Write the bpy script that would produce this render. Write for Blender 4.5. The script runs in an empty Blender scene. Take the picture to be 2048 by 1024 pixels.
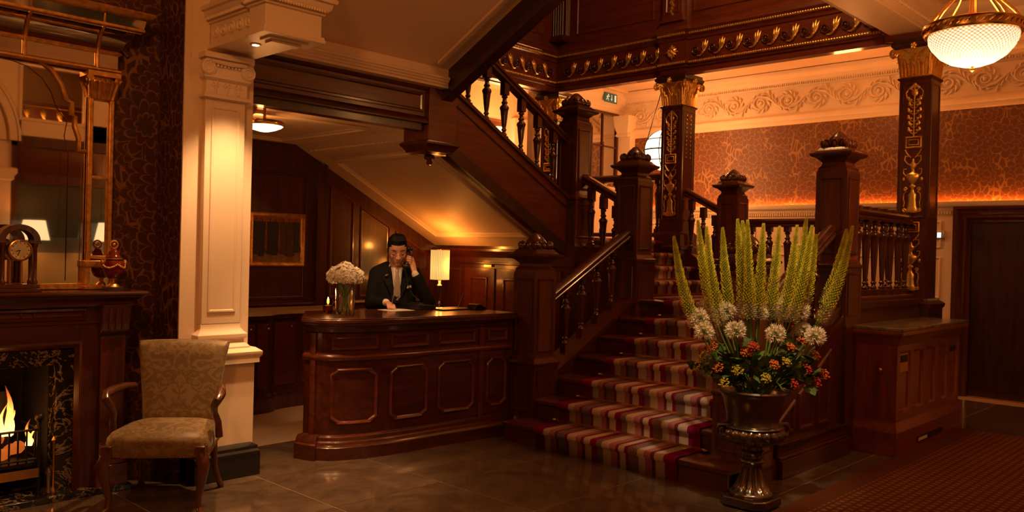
import bpy, math, random
from mathutils import Vector, Matrix
# ------------------------------------------------------------------ camera
scene = bpy.context.scene
col = scene.collection
YAW, PITCH, ROLL = math.radians(43.6), math.radians(-0.275), math.radians(1.446)
CAMH = 1.55
cd = bpy.data.cameras.new('camera'); cam = bpy.data.objects.new('camera', cd); col.objects.link(cam)
cd.sensor_width = 36.0; cd.lens = 1684.66 / 2048 * 36.0
_f = Vector((math.cos(YAW)*math.cos(PITCH), math.sin(YAW)*math.cos(PITCH), math.sin(PITCH)))
_r = Vector((math.sin(YAW), -math.cos(YAW), 0)); _u = _r.cross(_f)
_r, _u = _r*math.cos(ROLL)+_u*math.sin(ROLL), _u*math.cos(ROLL)-_r*math.sin(ROLL)
cam.matrix_world = Matrix(((_r.x, _u.x, -_f.x, 0), (_r.y, _u.y, -_f.y, 0), (_r.z, _u.z, -_f.z, CAMH), (0, 0, 0, 1)))
cd.clip_start = 0.05; cd.clip_end = 100
scene.camera = cam
# ------------------------------------------------------------------ world, exposure, large lights
w = bpy.data.worlds.new('world'); scene.world = w; w.use_nodes = True
w.node_tree.nodes['Background'].inputs[0].default_value = (0.0, 0.0, 0.0, 1)
w.node_tree.nodes['Background'].inputs[1].default_value = 0.0
vs = scene.view_settings
vs.view_transform = 'Standard'; vs.look = 'None'; vs.exposure = 0.0; vs.gamma = 1.0; vs.use_curve_mapping = False
WARM = (1.0, 0.385, 0.10)
SOFT = (1.0, 0.55, 0.23)
def lamp(name, kind, loc, power, color=WARM, size=0.1, target=None, spot=60, blend=0.5):
    d = bpy.data.lights.new(name, kind); d.energy = power; d.color = color
    if kind == 'AREA': d.shape = 'DISK'; d.size = size
    else: d.shadow_soft_size = size
    if kind == 'SPOT': d.spot_size = math.radians(spot); d.spot_blend = blend
    o = bpy.data.objects.new(name, d); col.objects.link(o); o.location = loc
    if target is not None:
        o.rotation_euler = (Vector(target)-Vector(loc)).to_track_quat('-Z', 'Y').to_euler()
    return o
# ceiling lamps of the hall that hang above or behind the picture, plus one added corridor fill
lamp('hall_lamp_light', 'POINT', (0.4, 2.4, 3.55), 100, size=0.15)
lamp('hall_lamp_light', 'POINT', (4.4, 0.4, 3.5), 9, size=0.15)
lamp('stairwell_lamp_light', 'POINT', (7.0, 3.9, 5.3), 90, (1, .46, .16), size=0.15)
lamp('stair_spot_light', 'SPOT', (2.9, 2.9, 3.95), 520, (1, .58, .30), size=0.06, target=(5.95, 3.80, .55), spot=27, blend=0.8)
lamp('corridor_fill_light', 'POINT', (9.8, 4.0, 3.5), 14, size=0.15)  # added unseen fill that brightens the corridor wall, no lantern hangs here
lamp('lobby_lamp_light', 'POINT', (9.0, 8.55, 3.2), 50, size=0.12)
lamp('flower_spot_light', 'SPOT', (3.6, 1.5, 4.0), 300, (1, .74, .40), size=0.06, target=(4.9, 2.52, 1.15), spot=24, blend=0.7)
lamp('chair_spot_light', 'SPOT', (2.735, 4.90, 2.81), 150, SOFT, size=0.03, target=(2.72, 4.88, 0.0), spot=82, blend=0.7)
lamp('floor_spot_light', 'SPOT', (3.30, 4.55, 3.55), 420, SOFT, size=0.05, target=(3.05, 4.75, 0), spot=36, blend=0.8)
lamp('desk_spot_light', 'SPOT', (3.35, 4.25, 3.55), 230, SOFT, size=0.05, target=(4.30, 5.68, 1.32), spot=26, blend=0.9)
# ------------------------------------------------------------------ helpers
random.seed(7)
PI = math.pi
class MB:
    def __init__(s): s.v = []; s.f = []; s.uv = None
    def add(s, vs, fs, M=None):
        n = len(s.v)
        s.v += [tuple(M @ Vector(p)) if M else tuple(p) for p in vs]
        s.f += [tuple(i+n for i in f) for f in fs]
        return s
    def box(s, x0, x1, y0, y1, z0, z1, M=None):
        return s.add([(x0,y0,z0),(x1,y0,z0),(x1,y1,z0),(x0,y1,z0),(x0,y0,z1),(x1,y0,z1),(x1,y1,z1),(x0,y1,z1)],
                     [(0,3,2,1),(4,5,6,7),(0,1,5,4),(1,2,6,5),(2,3,7,6),(3,0,4,7)], M)
    def cbox(s, c, d, M=None):
        return s.box(c[0]-d[0]/2, c[0]+d[0]/2, c[1]-d[1]/2, c[1]+d[1]/2, c[2]-d[2]/2, c[2]+d[2]/2, M)
    def prism(s, poly, fn, a, b):
        """poly list of 2D points, fn(u,v,w) -> xyz, from w=a to w=b"""
        n = len(poly)
        vs = [fn(p[0], p[1], a) for p in poly]+[fn(p[0], p[1], b) for p in poly]
        fs = [(i, (i+1) % n, n+(i+1) % n, n+i) for i in range(n)]+[tuple(range(n))[::-1], tuple(range(n, 2*n))]
        return s.add(vs, fs)
    def lathe(s, prof, n=16, M=None, cap=True, sq=1.0):
        """prof: (r,z) from bottom to top about Z"""
        vs = []; fs = []
        for r, z in prof:
            for k in range(n):
                a = 2*PI*k/n; vs.append((r*math.cos(a), r*math.sin(a)*sq, z))
        m = len(prof)
        for i in range(m-1):
            for k in range(n):
                k2 = (k+1) % n
                fs.append((i*n+k, i*n+k2, (i+1)*n+k2, (i+1)*n+k))
        if cap:
            fs.append(tuple(range(n))[::-1]); fs.append(tuple((m-1)*n+k for k in range(n)))
        return s.add(vs, fs, M)
    def sqlathe(s, prof, M=None):
        """square section turned profile (half width, z)"""
        vs = []; fs = []
        for r, z in prof: vs += [(-r,-r,z),(r,-r,z),(r,r,z),(-r,r,z)]
        m = len(prof)
        for i in range(m-1):
            for k in range(4):
                k2 = (k+1) % 4; fs.append((i*4+k, i*4+k2, i*4+4+k2, i*4+4+k))
        fs.append((3,2,1,0)); b = (m-1)*4; fs.append((b,b+1,b+2,b+3))
        return s.add(vs, fs, M)
    def tube(s, pts, r, n=6, closed=False, M=None, flat=1.0, up=None):
        pts = [Vector(p) for p in pts]; m = len(pts)
        rs = r if isinstance(r, (list, tuple)) else [r]*m
        vs = []; fs = []
        ref = Vector(up) if up else Vector((0.013, 0.021, 1))
        for i, p in enumerate(pts):
            if closed: t = pts[(i+1) % m]-pts[i-1]
            else: t = pts[min(i+1, m-1)]-pts[max(i-1, 0)]
            if t.length < 1e-9: t = Vector((0, 0, 1))
            t.normalize()
            if up is None and i > 0:
                a = pa-t*pa.dot(t)              # carry the frame along so that the section never flips
                if a.length < 1e-4: a = t.orthogonal()
            else:
                a = ref.cross(t)
                if a.length < 1e-3: a = Vector((1, 0, 0)).cross(t)
            a.normalize(); pa = a; b = t.cross(a)
            for k in range(n):
                q = 2*PI*k/n
                vs.append(tuple(p+a*(rs[i]*math.cos(q))+b*(rs[i]*flat*math.sin(q))))
        for i in range(m if closed else m-1):
            j = (i+1) % m
            for k in range(n):
                k2 = (k+1) % n; fs.append((i*n+k, i*n+k2, j*n+k2, j*n+k))
        if not closed:
            fs.append(tuple(range(n))[::-1]); fs.append(tuple((m-1)*n+k for k in range(n)))
        return s.add(vs, fs, M)
    def sweep(s, path, prof, up=(0, 0, 1), closed=False, M=None):
        """prof (a,b): a sideways (right of travel when up=z), b along up; mitred"""
        path = [Vector(p) for p in path]; m = len(path); up = Vector(up)
        n = len(prof); vs = []; fs = []
        for i, p in enumerate(path):
            d0 = (path[i]-path[i-1]) if (i > 0 or closed) else (path[1]-path[0])
            d1 = (path[(i+1) % m]-path[i]) if (i < m-1 or closed) else (path[-1]-path[-2])
            d0.normalize(); d1.normalize()
            s0 = d0.cross(up).normalized(); s1 = d1.cross(up).normalized()
            sd = (s0+s1); sd.normalize(); k = 1/max(0.3, sd.dot(s0)); 
            for a, b in prof: vs.append(tuple(p+sd*(a*k)+up*b))
        for i in range(m if closed else m-1):
            j = (i+1) % m
            for k in range(n):
                k2 = (k+1) % n; fs.append((i*n+k, j*n+k, j*n+k2, i*n+k2))
        if not closed:
            fs.append(tuple(range(n))); fs.append(tuple((m-1)*n+k for k in range(n))[::-1])
        return s.add(vs, fs, M)
    def mold(s, poly, prof, fn):
        """closed moulding round a 2D polygon (ccw): prof (inset,out) mapped through fn(u,v,w)"""
        if sum(poly[i-1][0]*poly[i][1]-poly[i][0]*poly[i-1][1] for i in range(len(poly))) < 0: poly = poly[::-1]
        m = len(poly); n = len(prof); vs = []; fs = []
        for i in range(m):
            p0, p, p1 = Vector(poly[i-1]), Vector(poly[i]), Vector(poly[(i+1) % m])
            d0 = (p-p0).normalized(); d1 = (p1-p).normalized()
            n0 = Vector((-d0.y, d0.x)); n1 = Vector((-d1.y, d1.x)); nn = (n0+n1).normalized(); k = 1/max(.35, nn.dot(n0))
            for a, b in prof:
                q = p+nn*(a*k); vs.append(fn(q.x, q.y, b))
        for i in range(m):
            j = (i+1) % m
            for k in range(n-1): fs.append((i*n+k, j*n+k, j*n+k+1, i*n+k+1))
        return s.add(vs, fs)
    def ball(s, c, r, n=8, m=6, sc=(1, 1, 1), M=None):
        vs = [(c[0], c[1], c[2]-r*sc[2])]; fs = []
        for i in range(1, m):
            t = -PI/2+PI*i/m
            for k in range(n):
                a = 2*PI*k/n; vs.append((c[0]+r*sc[0]*math.cos(t)*math.cos(a), c[1]+r*sc[1]*math.cos(t)*math.sin(a), c[2]+r*sc[2]*math.sin(t)))
        vs.append((c[0], c[1], c[2]+r*sc[2])); e = len(vs)-1
        for k in range(n):
            k2 = (k+1) % n; fs.append((0, 1+k2, 1+k)); fs.append((e, 1+(m-2)*n+k, 1+(m-2)*n+k2))
            for i in range(m-2): fs.append((1+i*n+k, 1+i*n+k2, 1+(i+1)*n+k2, 1+(i+1)*n+k))
        return s.add(vs, fs, M)
    def caps(s, p0, r0, p1, r1, n=12, sc=1.0, up=None):
        """tapered capsule"""
        p0, p1 = Vector(p0), Vector(p1); t = (p1-p0); L = t.length; t.normalize()
        pts = []; rs = []
        for q in (-.98, -.8, -.5, 0): pts.append(p0+t*(r0*q)); rs.append(r0*math.sqrt(1-q*q))
        for q in (0, .5, .8, .98): pts.append(p1+t*(r1*q)); rs.append(r1*math.sqrt(1-q*q))
        return s.tube(pts, rs, n, flat=sc, up=up)
    def loft(s, rings, cap=True, M=None):
        n = len(rings[0]); vs = [p for r in rings for p in r]; fs = []
        for i in range(len(rings)-1):
            for k in range(n):
                k2 = (k+1) % n; fs.append((i*n+k, i*n+k2, (i+1)*n+k2, (i+1)*n+k))
        if cap:
            fs.append(tuple(range(n))[::-1]); b = (len(rings)-1)*n; fs.append(tuple(b+k for k in range(n)))
        return s.add(vs, fs, M)
    def mesh(s, name, smooth=40):
        me = bpy.data.meshes.new(name); me.from_pydata(s.v, [], s.f); me.validate(); me.update()
        import bmesh
        b = bmesh.new(); b.from_mesh(me); bmesh.ops.recalc_face_normals(b, faces=b.faces); b.to_mesh(me); b.free()
        if smooth:
            me.shade_smooth(); me.set_sharp_from_angle(angle=math.radians(smooth))
        return me
    def build(s, name, mat, parent=None, smooth=40, bevel=0, label=None):
        me = s.mesh(name, smooth)
        return link(name, me, mat, parent, bevel, label)
def link(name, me, mat, parent=None, bevel=0, label=None):
    if mat is not None and not me.materials: me.materials.append(mat)
    o = bpy.data.objects.new(name, me); col.objects.link(o)
    if parent is not None:
        o.parent = parent; o.matrix_parent_inverse = base_inv(parent)
    if bevel:
        b = o.modifiers.new('bevel', 'BEVEL'); b.width = bevel; b.segments = 2; b.limit_method = 'ANGLE'; b.angle_limit = math.radians(35)
    if label: o['label'] = label
    return o
BASE = {}
def base_inv(p): return BASE.get(p.name, Matrix.Identity(4))
def thing(name, label, cat, loc=(0, 0, 0), group=None, world=True, rotz=0, kind=None):
    """Empty at the base of a thing; world=True means parts are given in world coordinates"""
    o = bpy.data.objects.new(name, None); col.objects.link(o); o.location = loc; o.rotation_euler = (0, 0, rotz); o.empty_display_size = .1
    if world: BASE[o.name] = Matrix.Translation(-Vector(loc))
    tag(o, label, cat, group, kind); return o
def tag(o, label=None, cat=None, group=None, kind=None):
    if label: o['label'] = label
    if cat: o['category'] = cat
    if group: o['group'] = group
    if kind: o['kind'] = kind
    return o
def struct(name, mb, mat, label, cat='structure', bevel=0, smooth=40):
    o = mb.build(name, mat, None, smooth, bevel); return tag(o, label, cat, None, 'structure')
def structE(name, label, cat, loc=(0, 0, 0)):
    return thing(name, label, cat, loc, None, True, 0, 'structure')
def kids(o): return [c for c in bpy.data.objects if c.parent == o]
def dup(o, parent=None, loc=None, rotz=None, label=None):
    c = o.copy(); col.objects.link(c)
    if parent is not None: c.parent = parent
    if loc is not None: c.location = loc
    if rotz is not None: c.rotation_euler = (0, 0, rotz)
    if label: c['label'] = label
    if o.name in BASE: BASE[c.name] = BASE[o.name]
    for k in CH.get(o.name, []): dup2(k, c)
    return c
def dup2(o, parent):
    c = o.copy(); col.objects.link(c); c.parent = parent
    for k in CH.get(o.name, []): dup2(k, c)
CH = {}
def reg(root):
    """remember the children of a prototype before copying"""
    for o in bpy.data.objects:
        if o.parent is not None: CH.setdefault(o.parent.name, [])
    def rec(r):
        CH[r.name] = [c for c in bpy.data.objects if c.parent == r]
        for c in CH[r.name]: rec(c)
    rec(root); return root
def T(x, y, z): return Matrix.Translation((x, y, z))
def RZ(a): return Matrix.Rotation(a, 4, 'Z')
def RX(a): return Matrix.Rotation(a, 4, 'X')
def RY(a): return Matrix.Rotation(a, 4, 'Y')
def SC(x, y, z): return Matrix.Diagonal((x, y, z, 1))
# face frames: fn(u,v,w) with w out of the wall
def faceY(y0, sgn=-1): return lambda u, v, w: (u, y0+sgn*w, v)     # wall facing -Y
def faceX(x0, sgn=-1): return lambda u, v, w: (x0+sgn*w, u, v)     # wall facing -X
def rect(u0, u1, v0, v1): return [(u0, v0), (u1, v0), (u1, v1), (u0, v1)]
def catmull(P, n=8):
    out = []
    for i in range(len(P)-1):
        p0 = Vector(P[max(i-1, 0)]); p1 = Vector(P[i]); p2 = Vector(P[i+1]); p3 = Vector(P[min(i+2, len(P)-1)])
        for k in range(n):
            t = k/n; out.append(.5*((2*p1)+(-p0+p2)*t+(2*p0-5*p1+4*p2-p3)*t*t+(-p0+3*p1-3*p2+p3)*t**3))
    out.append(Vector(P[-1])); return out
# ------------------------------------------------------------------ materials
def newmat(name):
    m = bpy.data.materials.new(name); m.use_nodes = True
    return m, m.node_tree, m.node_tree.nodes['Principled BSDF']
class NT:
    """tiny node-graph helper"""
    def __init__(s, t): s.t = t; s.n = t.nodes; s.l = t.links
    def new(s, typ, **kw):
        n = s.n.new(typ)
        for k, v in kw.items(): setattr(n, k, v)
        return n
    def put(s, sock, v):
        if isinstance(v, bpy.types.NodeSocket): s.l.new(v, sock)
        elif v is not None: sock.default_value = v
    def math(s, op, a, b=None, c=None, clamp=False):
        n = s.new('ShaderNodeMath', operation=op, use_clamp=clamp)
        s.put(n.inputs[0], a); s.put(n.inputs[1], b) if b is not None else None
        if c is not None: s.put(n.inputs[2], c)
        return n.outputs[0]
    def mix(s, f, a, b, typ='MIX'):
        n = s.new('ShaderNodeMix', data_type='RGBA', blend_type=typ)
        s.put(n.inputs[0], f); s.put(n.inputs[6], a); s.put(n.inputs[7], b); return n.outputs[2]
    def ramp(s, f, stops, interp='LINEAR'):
        n = s.new('ShaderNodeValToRGB'); r = n.color_ramp; r.interpolation = interp
        r.elements.remove(r.elements[1]); e = r.elements[0]
        for i, (p, c) in enumerate(stops):
            if i: e = r.elements.new(p)
            e.position = p; e.color = (*c, 1) if len(c) == 3 else c
        s.put(n.inputs[0], f); return n.outputs[0]
    def obj(s): return s.new('ShaderNodeTexCoord').outputs['Object']
    def uv(s): return s.new('ShaderNodeTexCoord').outputs['UV']
    def mapping(s, v, scale=(1, 1, 1), rot=(0, 0, 0), loc=(0, 0, 0)):
        n = s.new('ShaderNodeMapping'); s.put(n.inputs['Vector'], v); n.inputs['Scale'].default_value = scale
        n.inputs['Rotation'].default_value = rot; n.inputs['Location'].default_value = loc; return n.outputs[0]
    def noise(s, v, scale, detail=4, rough=.55, dist=0, out=0):
        n = s.new('ShaderNodeTexNoise'); s.put(n.inputs['Vector'], v); n.inputs['Scale'].default_value = scale
        n.inputs['Detail'].default_value = detail; n.inputs['Roughness'].default_value = rough; n.inputs['Distortion'].default_value = dist
        return n.outputs[out]
    def sep(s, v):
        n = s.new('ShaderNodeSeparateXYZ'); s.put(n.inputs[0], v); return n.outputs
    def comb(s, x, y, z=0.0):
        n = s.new('ShaderNodeCombineXYZ'); s.put(n.inputs[0], x); s.put(n.inputs[1], y); s.put(n.inputs[2], z); return n.outputs[0]
    def bump(s, h, strength=.3, dist=.01):
        n = s.new('ShaderNodeBump'); n.inputs['Strength'].default_value = strength; n.inputs['Distance'].default_value = dist
        s.put(n.inputs['Height'], h); return n.outputs[0]
def plain(name, c, rough=.5, metal=0, coat=0, spec=.5, noise=0, nscale=8, sheen=0, emit=None, estr=0, trans=0, bump=0):
    m, t, b = newmat(name); g = NT(t)
    b.inputs['Base Color'].default_value = (*c, 1); b.inputs['Roughness'].default_value = rough; b.inputs['Metallic'].default_value = metal
    b.inputs['Coat Weight'].default_value = coat; b.inputs['Specular IOR Level'].default_value = spec; b.inputs['Sheen Weight'].default_value = sheen
    if trans: b.inputs['Transmission Weight'].default_value = trans
    if noise or bump:
        nz = g.noise(g.obj(), nscale, 5)
        if noise:
            lo = tuple(x*(1-noise) for x in c); hi = tuple(min(1, x*(1+noise)) for x in c)
            g.put(b.inputs['Base Color'], g.ramp(nz, [(.3, lo), (.7, hi)]))
        if bump: g.put(b.inputs['Normal'], g.bump(nz, bump, .01))
    if emit: b.inputs['Emission Color'].default_value = (*emit, 1); b.inputs['Emission Strength'].default_value = estr
    return m
def wood(name, dark, light, axis='Z', rough=.28, coat=.5, scale=1.0):
    m, t, b = newmat(name); g = NT(t)
    sc = {'Z': (14, 14, 1.1), 'X': (1.1, 14, 14), 'Y': (14, 1.1, 14)}[axis]
    v = g.mapping(g.obj(), tuple(x*scale for x in sc))
    n1 = g.noise(v, 1.6, 6, .6, .8); n2 = g.noise(g.mapping(g.obj(), tuple(x*scale*5 for x in sc)), 2, 3, .6)
    f = g.math('ADD', g.math('MULTIPLY', n1, .75), g.math('MULTIPLY', n2, .25))
    g.put(b.inputs['Base Color'], g.ramp(f, [(.32, dark), (.68, light)]))
    b.inputs['Roughness'].default_value = rough; b.inputs['Coat Weight'].default_value = coat; b.inputs['Coat Roughness'].default_value = .12
    g.put(b.inputs['Normal'], g.bump(f, .06, .004)); return m
M = {}
M['wood'] = wood('mahogany', (.030, .007, .003), (.105, .022, .008))
M['woodx'] = wood('mahogany_x', (.030, .007, .003), (.105, .022, .008), 'X')
M['woody'] = wood('mahogany_y', (.030, .007, .003), (.105, .022, .008), 'Y')
M['wood_red'] = wood('mahogany_red', (.060, .012, .004), (.165, .034, .011), 'X')
M['wood_pan'] = wood('mahogany_panel', (.065, .013, .005), (.17, .036, .012), 'Y')
M['wood_dark'] = wood('dark_walnut', (.022, .008, .005), (.06, .02, .010))
M['wood_chair'] = wood('chair_walnut', (.05, .015, .006), (.14, .045, .018), rough=.22)
M['cream'] = plain('cream_paint', (.80, .62, .45), .45, noise=.04, nscale=3, bump=.02)
M['cream_ceil'] = plain('cream_ceiling', (.78, .58, .41), .6, noise=.05, nscale=1.5)
M['gold'] = plain('gilt', (.95, .56, .16), .32, metal=.85, noise=.25, nscale=40, bump=.25)
M['gold_frame'] = plain('gilt_frame', (.72, .38, .10), .38, metal=.8, noise=.35, nscale=22, bump=.2)
M['brass'] = plain('brass', (.75, .45, .14), .25, metal=1)
M['black'] = plain('black', (.01, .009, .008), .4)
M['black_paint'] = plain('black_gloss_paint', (.012, .011, .010), .22, coat=.5)
M['iron'] = plain('cast_iron', (.03, .026, .023), .45, metal=.7, bump=.2, nscale=60)
M['steel'] = plain('polished_steel', (.6, .55, .5), .22, metal=1)
def glass(name, c=(1, 1, 1), rough=.02, ior=1.45):
    m, t, b = newmat(name); b.inputs['Base Color'].default_value = (*c, 1); b.inputs['Transmission Weight'].default_value = 1
    b.inputs['Roughness'].default_value = rough; b.inputs['IOR'].default_value = ior; return m
M['glass'] = glass('clear_glass')
M['water'] = glass('water', (.85, .95, .85), 0, 1.33)
M['mirror'] = plain('mirror_silver', (.86, .80, .70), .02, metal=1)
M['mirror_dim'] = plain('aged_mirror', (.55, .50, .43), .06, metal=1)
def emis(name, c, s):
    m, t, b = newmat(name); b.inputs['Base Color'].default_value = (*c, 1)
    b.inputs['Emission Color'].default_value = (*c, 1); b.inputs['Emission Strength'].default_value = s; b.inputs['Roughness'].default_value = .5; return m
M['lampglass'] = emis('lit_lamp_glass', (1, .72, .38), 7)
M['globe'] = emis('lit_globe_glass', (1, .80, .48), 3.2)
M['spotlens'] = emis('lit_downlight', (1, .75, .42), 18)
M['cove'] = emis('cove_strip', (1, .30, .04), 40)
M['screen'] = emis('keypad_screen', (.65, .72, 1), 3)
# floor marble
def marble_floor():
    m, t, b = newmat('dark_marble_tile'); g = NT(t); o = g.obj()
    n = g.noise(o, 2.2, 8, .62, 1.4); v = g.noise(o, 1.1, 10, .6, 2.5)
    vein = g.math('SUBTRACT', 1, g.math('MULTIPLY', g.math('ABSOLUTE', g.math('SUBTRACT', v, .5)), 26), clamp=True)
    c = g.ramp(n, [(.3, (.045, .029, .018)), (.7, (.15, .10, .065))])
    g.put(b.inputs['Base Color'], g.mix(g.math('MULTIPLY', vein, .25), c, (.16, .10, .06, 1)))
    b.inputs['Roughness'].default_value = .14; b.inputs['Coat Weight'].default_value = .3
    return m
M['floor'] = marble_floor()
M['grout'] = plain('tile_joint', (.34, .22, .13), .7)
def black_marble():
    m, t, b = newmat('black_veined_marble'); g = NT(t); o = g.obj()
    v = g.noise(o, 5, 8, .62, 2.2); vein = g.math('SUBTRACT', 1, g.math('MULTIPLY', g.math('ABSOLUTE', g.math('SUBTRACT', v, .5)), 34), clamp=True)
    g.put(b.inputs['Base Color'], g.mix(vein, (.012, .010, .008, 1), (.30, .22, .13, 1))); b.inputs['Roughness'].default_value = .12; return m
M['bmarble'] = black_marble()
# floral wallpaper: two generations of layered blooms laid over one another, outlined in tan
def wallpaper(name, ax, ground, bloom, line):
    m, t, b = newmat(name); g = NT(t); s = g.sep(g.obj()); u = s[0] if ax == 'X' else s[1]; z = s[2]
    P = g.comb(u, z, 0.0)
    wob = g.noise(P, 5, 2, .5, 0, 1); Pd = g.new('ShaderNodeVectorMath', operation='MULTIPLY_ADD')
    g.put(Pd.inputs[0], wob); Pd.inputs[1].default_value = (.09, .09, 0); g.put(Pd.inputs[2], P); Pd = Pd.outputs[0]
    def blooms(scale, petals, phase, off):
        mp = g.mapping(Pd, (scale, scale, 1), loc=(off, off*.6, 0))
        vo = g.new('ShaderNodeTexVoronoi', voronoi_dimensions='2D', feature='F1'); vo.inputs['Scale'].default_value = 1; vo.inputs['Randomness'].default_value = .55
        g.put(vo.inputs['Vector'], mp)
        d = g.new('ShaderNodeVectorMath', operation='SUBTRACT'); g.put(d.inputs[0], mp); g.put(d.inputs[1], vo.outputs['Position'])
        x, y, _ = g.sep(d.outputs[0]); ang = g.math('ARCTAN2', x, y)
        r = g.math('SQRT', g.math('ADD', g.math('MULTIPLY', x, x), g.math('MULTIPLY', y, y)))
        out = None; fill = None
        for k, (rad, amp) in enumerate(((.13, .06), (.26, .11), (.40, .17))):
            pet = g.math('ABSOLUTE', g.math('COSINE', g.math('ADD', g.math('MULTIPLY', ang, petals/2+k*.5), phase+k)))
            edge = g.math('ADD', rad-amp/2, g.math('MULTIPLY', g.math('POWER', pet, .6), amp))
            df = g.math('SUBTRACT', r, edge)
            ln = g.math('SUBTRACT', 1, g.math('MULTIPLY', g.math('ABSOLUTE', df), 46), clamp=True)
            out = ln if out is None else g.math('MAXIMUM', out, ln)
            fill = g.math('LESS_THAN', df, 0)
        vein = g.math('SUBTRACT', 1, g.math('MULTIPLY', g.math('ABSOLUTE', g.math('SINE', g.math('MULTIPLY', ang, petals+.0))), 14), clamp=True)
        out = g.math('MAXIMUM', out, g.math('MULTIPLY', g.math('MULTIPLY', vein, fill), .55))
        return out, fill
    o1, f1 = blooms(2.1, 9, .3, .0); o2, f2 = blooms(3.1, 7, 1.1, 3.7)
    ln = g.math('MAXIMUM', o1, g.math('MULTIPLY', o2, g.math('SUBTRACT', 1, f1)))
    fl = g.math('MAXIMUM', f1, f2)
    lv = g.new('ShaderNodeTexVoronoi', voronoi_dimensions='2D', feature='DISTANCE_TO_EDGE'); lv.inputs['Scale'].default_value = 11; g.put(lv.inputs['Vector'], g.mapping(Pd, (1.6, .7, 1)))
    leaf = g.math('LESS_THAN', lv.outputs[0], .13)
    c = g.mix(leaf, (*bloom, 1), (*ground, 1)); c = g.mix(fl, c, (*bloom, 1)); c = g.mix(g.math('MULTIPLY', ln, .8), c, (*line, 1))
    g.put(b.inputs['Base Color'], c); b.inputs['Roughness'].default_value = .5
    weave = g.noise(g.mapping(g.obj(), (200, 200, 40)), 2, 1); g.put(b.inputs['Normal'], g.bump(weave, .08, .002))
    return m
WPC = ((.23, .095, .034), (.060, .015, .009), (.27, .12, .045))
M['paperX'] = wallpaper('floral_wallpaper', 'X', *WPC)
M['paperY'] = wallpaper('floral_wallpaper_side', 'Y', *WPC)
M['paperW'] = wallpaper('floral_wallpaper_wall', 'Y', (.36, .17, .055), (.17, .055, .02), (.40, .19, .065))
# stair runner, uv: u metres across, v metres along
def runner():
    m, t, b = newmat('striped_runner_carpet'); g = NT(t); s = g.sep(g.uv()); u, v = s[0], s[1]
    cr, ma, tn, pk, br = (.22, .004, .055), (.050, .004, .016), (.58, .44, .34), (.40, .14, .16), (.15, .035, .04)
    seq = [(0, cr), (.075, tn), (.125, pk), (.165, br), (.185, ma), (.245, cr), (.262, tn), (.325, pk), (.36, br), (.385, tn), (.43, cr), (.475, ma), (.515, tn),
           (.57, pk), (.61, br), (.63, tn), (.67, cr), (.695, ma), (.755, tn), (.80, pk), (.84, br), (.865, tn), (.90, tn), (.925, cr)]
    c = g.ramp(u, seq, 'CONSTANT')
    # herringbone: a chevron of fine dark rows across every stripe
    zz = g.math('PINGPONG', g.math('MULTIPLY', u, 1.31), .013)
    row = g.math('FRACT', g.math('MULTIPLY', g.math('ADD', v, zz), 85))
    on = g.math('LESS_THAN', row, .34)
    inb = g.math('MULTIPLY', g.math('GREATER_THAN', u, .075), g.math('LESS_THAN', u, .925))
    alt = g.ramp(u, [(0, cr)]+[(p, ma if q in (tn, cr, br) else tn if q == ma else br) for p, q in seq[1:]], 'CONSTANT')
    c = g.mix(g.math('MULTIPLY', g.math('MULTIPLY', on, inb), .7), c, alt)
    g.put(b.inputs['Base Color'], c); b.inputs['Roughness'].default_value = .95; b.inputs['Specular IOR Level'].default_value = .1
    n = g.noise(g.obj(), 260, 2); g.put(b.inputs['Normal'], g.bump(n, .5, .004)); return m
M['runner'] = runner()
def hallrug():
    m, t, b = newmat('woven_check_carpet'); g = NT(t)
    v = g.mapping(g.obj(), (1, 1, 1), rot=(0, 0, 0)); x, y, z = g.sep(v)
    p = .068
    fx = g.math('FRACT', g.math('DIVIDE', x, p)); row = g.math('FLOOR', g.math('DIVIDE', y, p*.8))
    fx = g.math('FRACT', g.math('ADD', g.math('DIVIDE', x, p), g.math('MULTIPLY', row, .5))); fy = g.math('FRACT', g.math('DIVIDE', y, p*.8))
    sq = g.math('MULTIPLY', g.math('LESS_THAN', g.math('ABSOLUTE', g.math('SUBTRACT', fx, .5)), .27), g.math('LESS_THAN', g.math('ABSOLUTE', g.math('SUBTRACT', fy, .5)), .3))
    brd = g.math('LESS_THAN', g.math('SUBTRACT', 2.36, y), .16)
    sq = g.math('MULTIPLY', sq, g.math('SUBTRACT', 1, brd))
    c = g.mix(sq, (.085, .024, .008, 1), (.20, .075, .032, 1))
    edge = g.math('GREATER_THAN', g.noise(g.obj(), 30, 2), .5); c = g.mix(g.math('MULTIPLY', edge, .2), c, (.06, .018, .006, 1))
    g.put(b.inputs['Base Color'], c); b.inputs['Roughness'].default_value = .95; b.inputs['Specular IOR Level'].default_value = .1
    n = g.noise(g.obj(), 220, 2); g.put(b.inputs['Normal'], g.bump(n, .5, .005)); return m
M['rug'] = hallrug()
M['beige'] = plain('beige_carpet', (.33, .22, .14), .95, noise=.12, nscale=60, spec=.1, bump=.3)
def damask():
    m, t, b = newmat('gold_damask_fabric'); g = NT(t); o = g.obj(); x, y, z = g.sep(o)
    P = g.comb(g.math('ABSOLUTE', x), g.math('ADD', z, g.math('MULTIPLY', y, .8)), 0.0)
    a = g.noise(P, 14, 3, .5, 2.2); bb = g.math('GREATER_THAN', a, .5)
    c = g.mix(bb, (.145, .085, .030, 1), (.205, .125, .046, 1)); g.put(b.inputs['Base Color'], c)
    g.put(b.inputs['Roughness'], g.math('ADD', .42, g.math('MULTIPLY', bb, .15))); b.inputs['Sheen Weight'].default_value = .25
    g.put(b.inputs['Normal'], g.bump(a, .12, .004)); return m
M['damask'] = damask()
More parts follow.
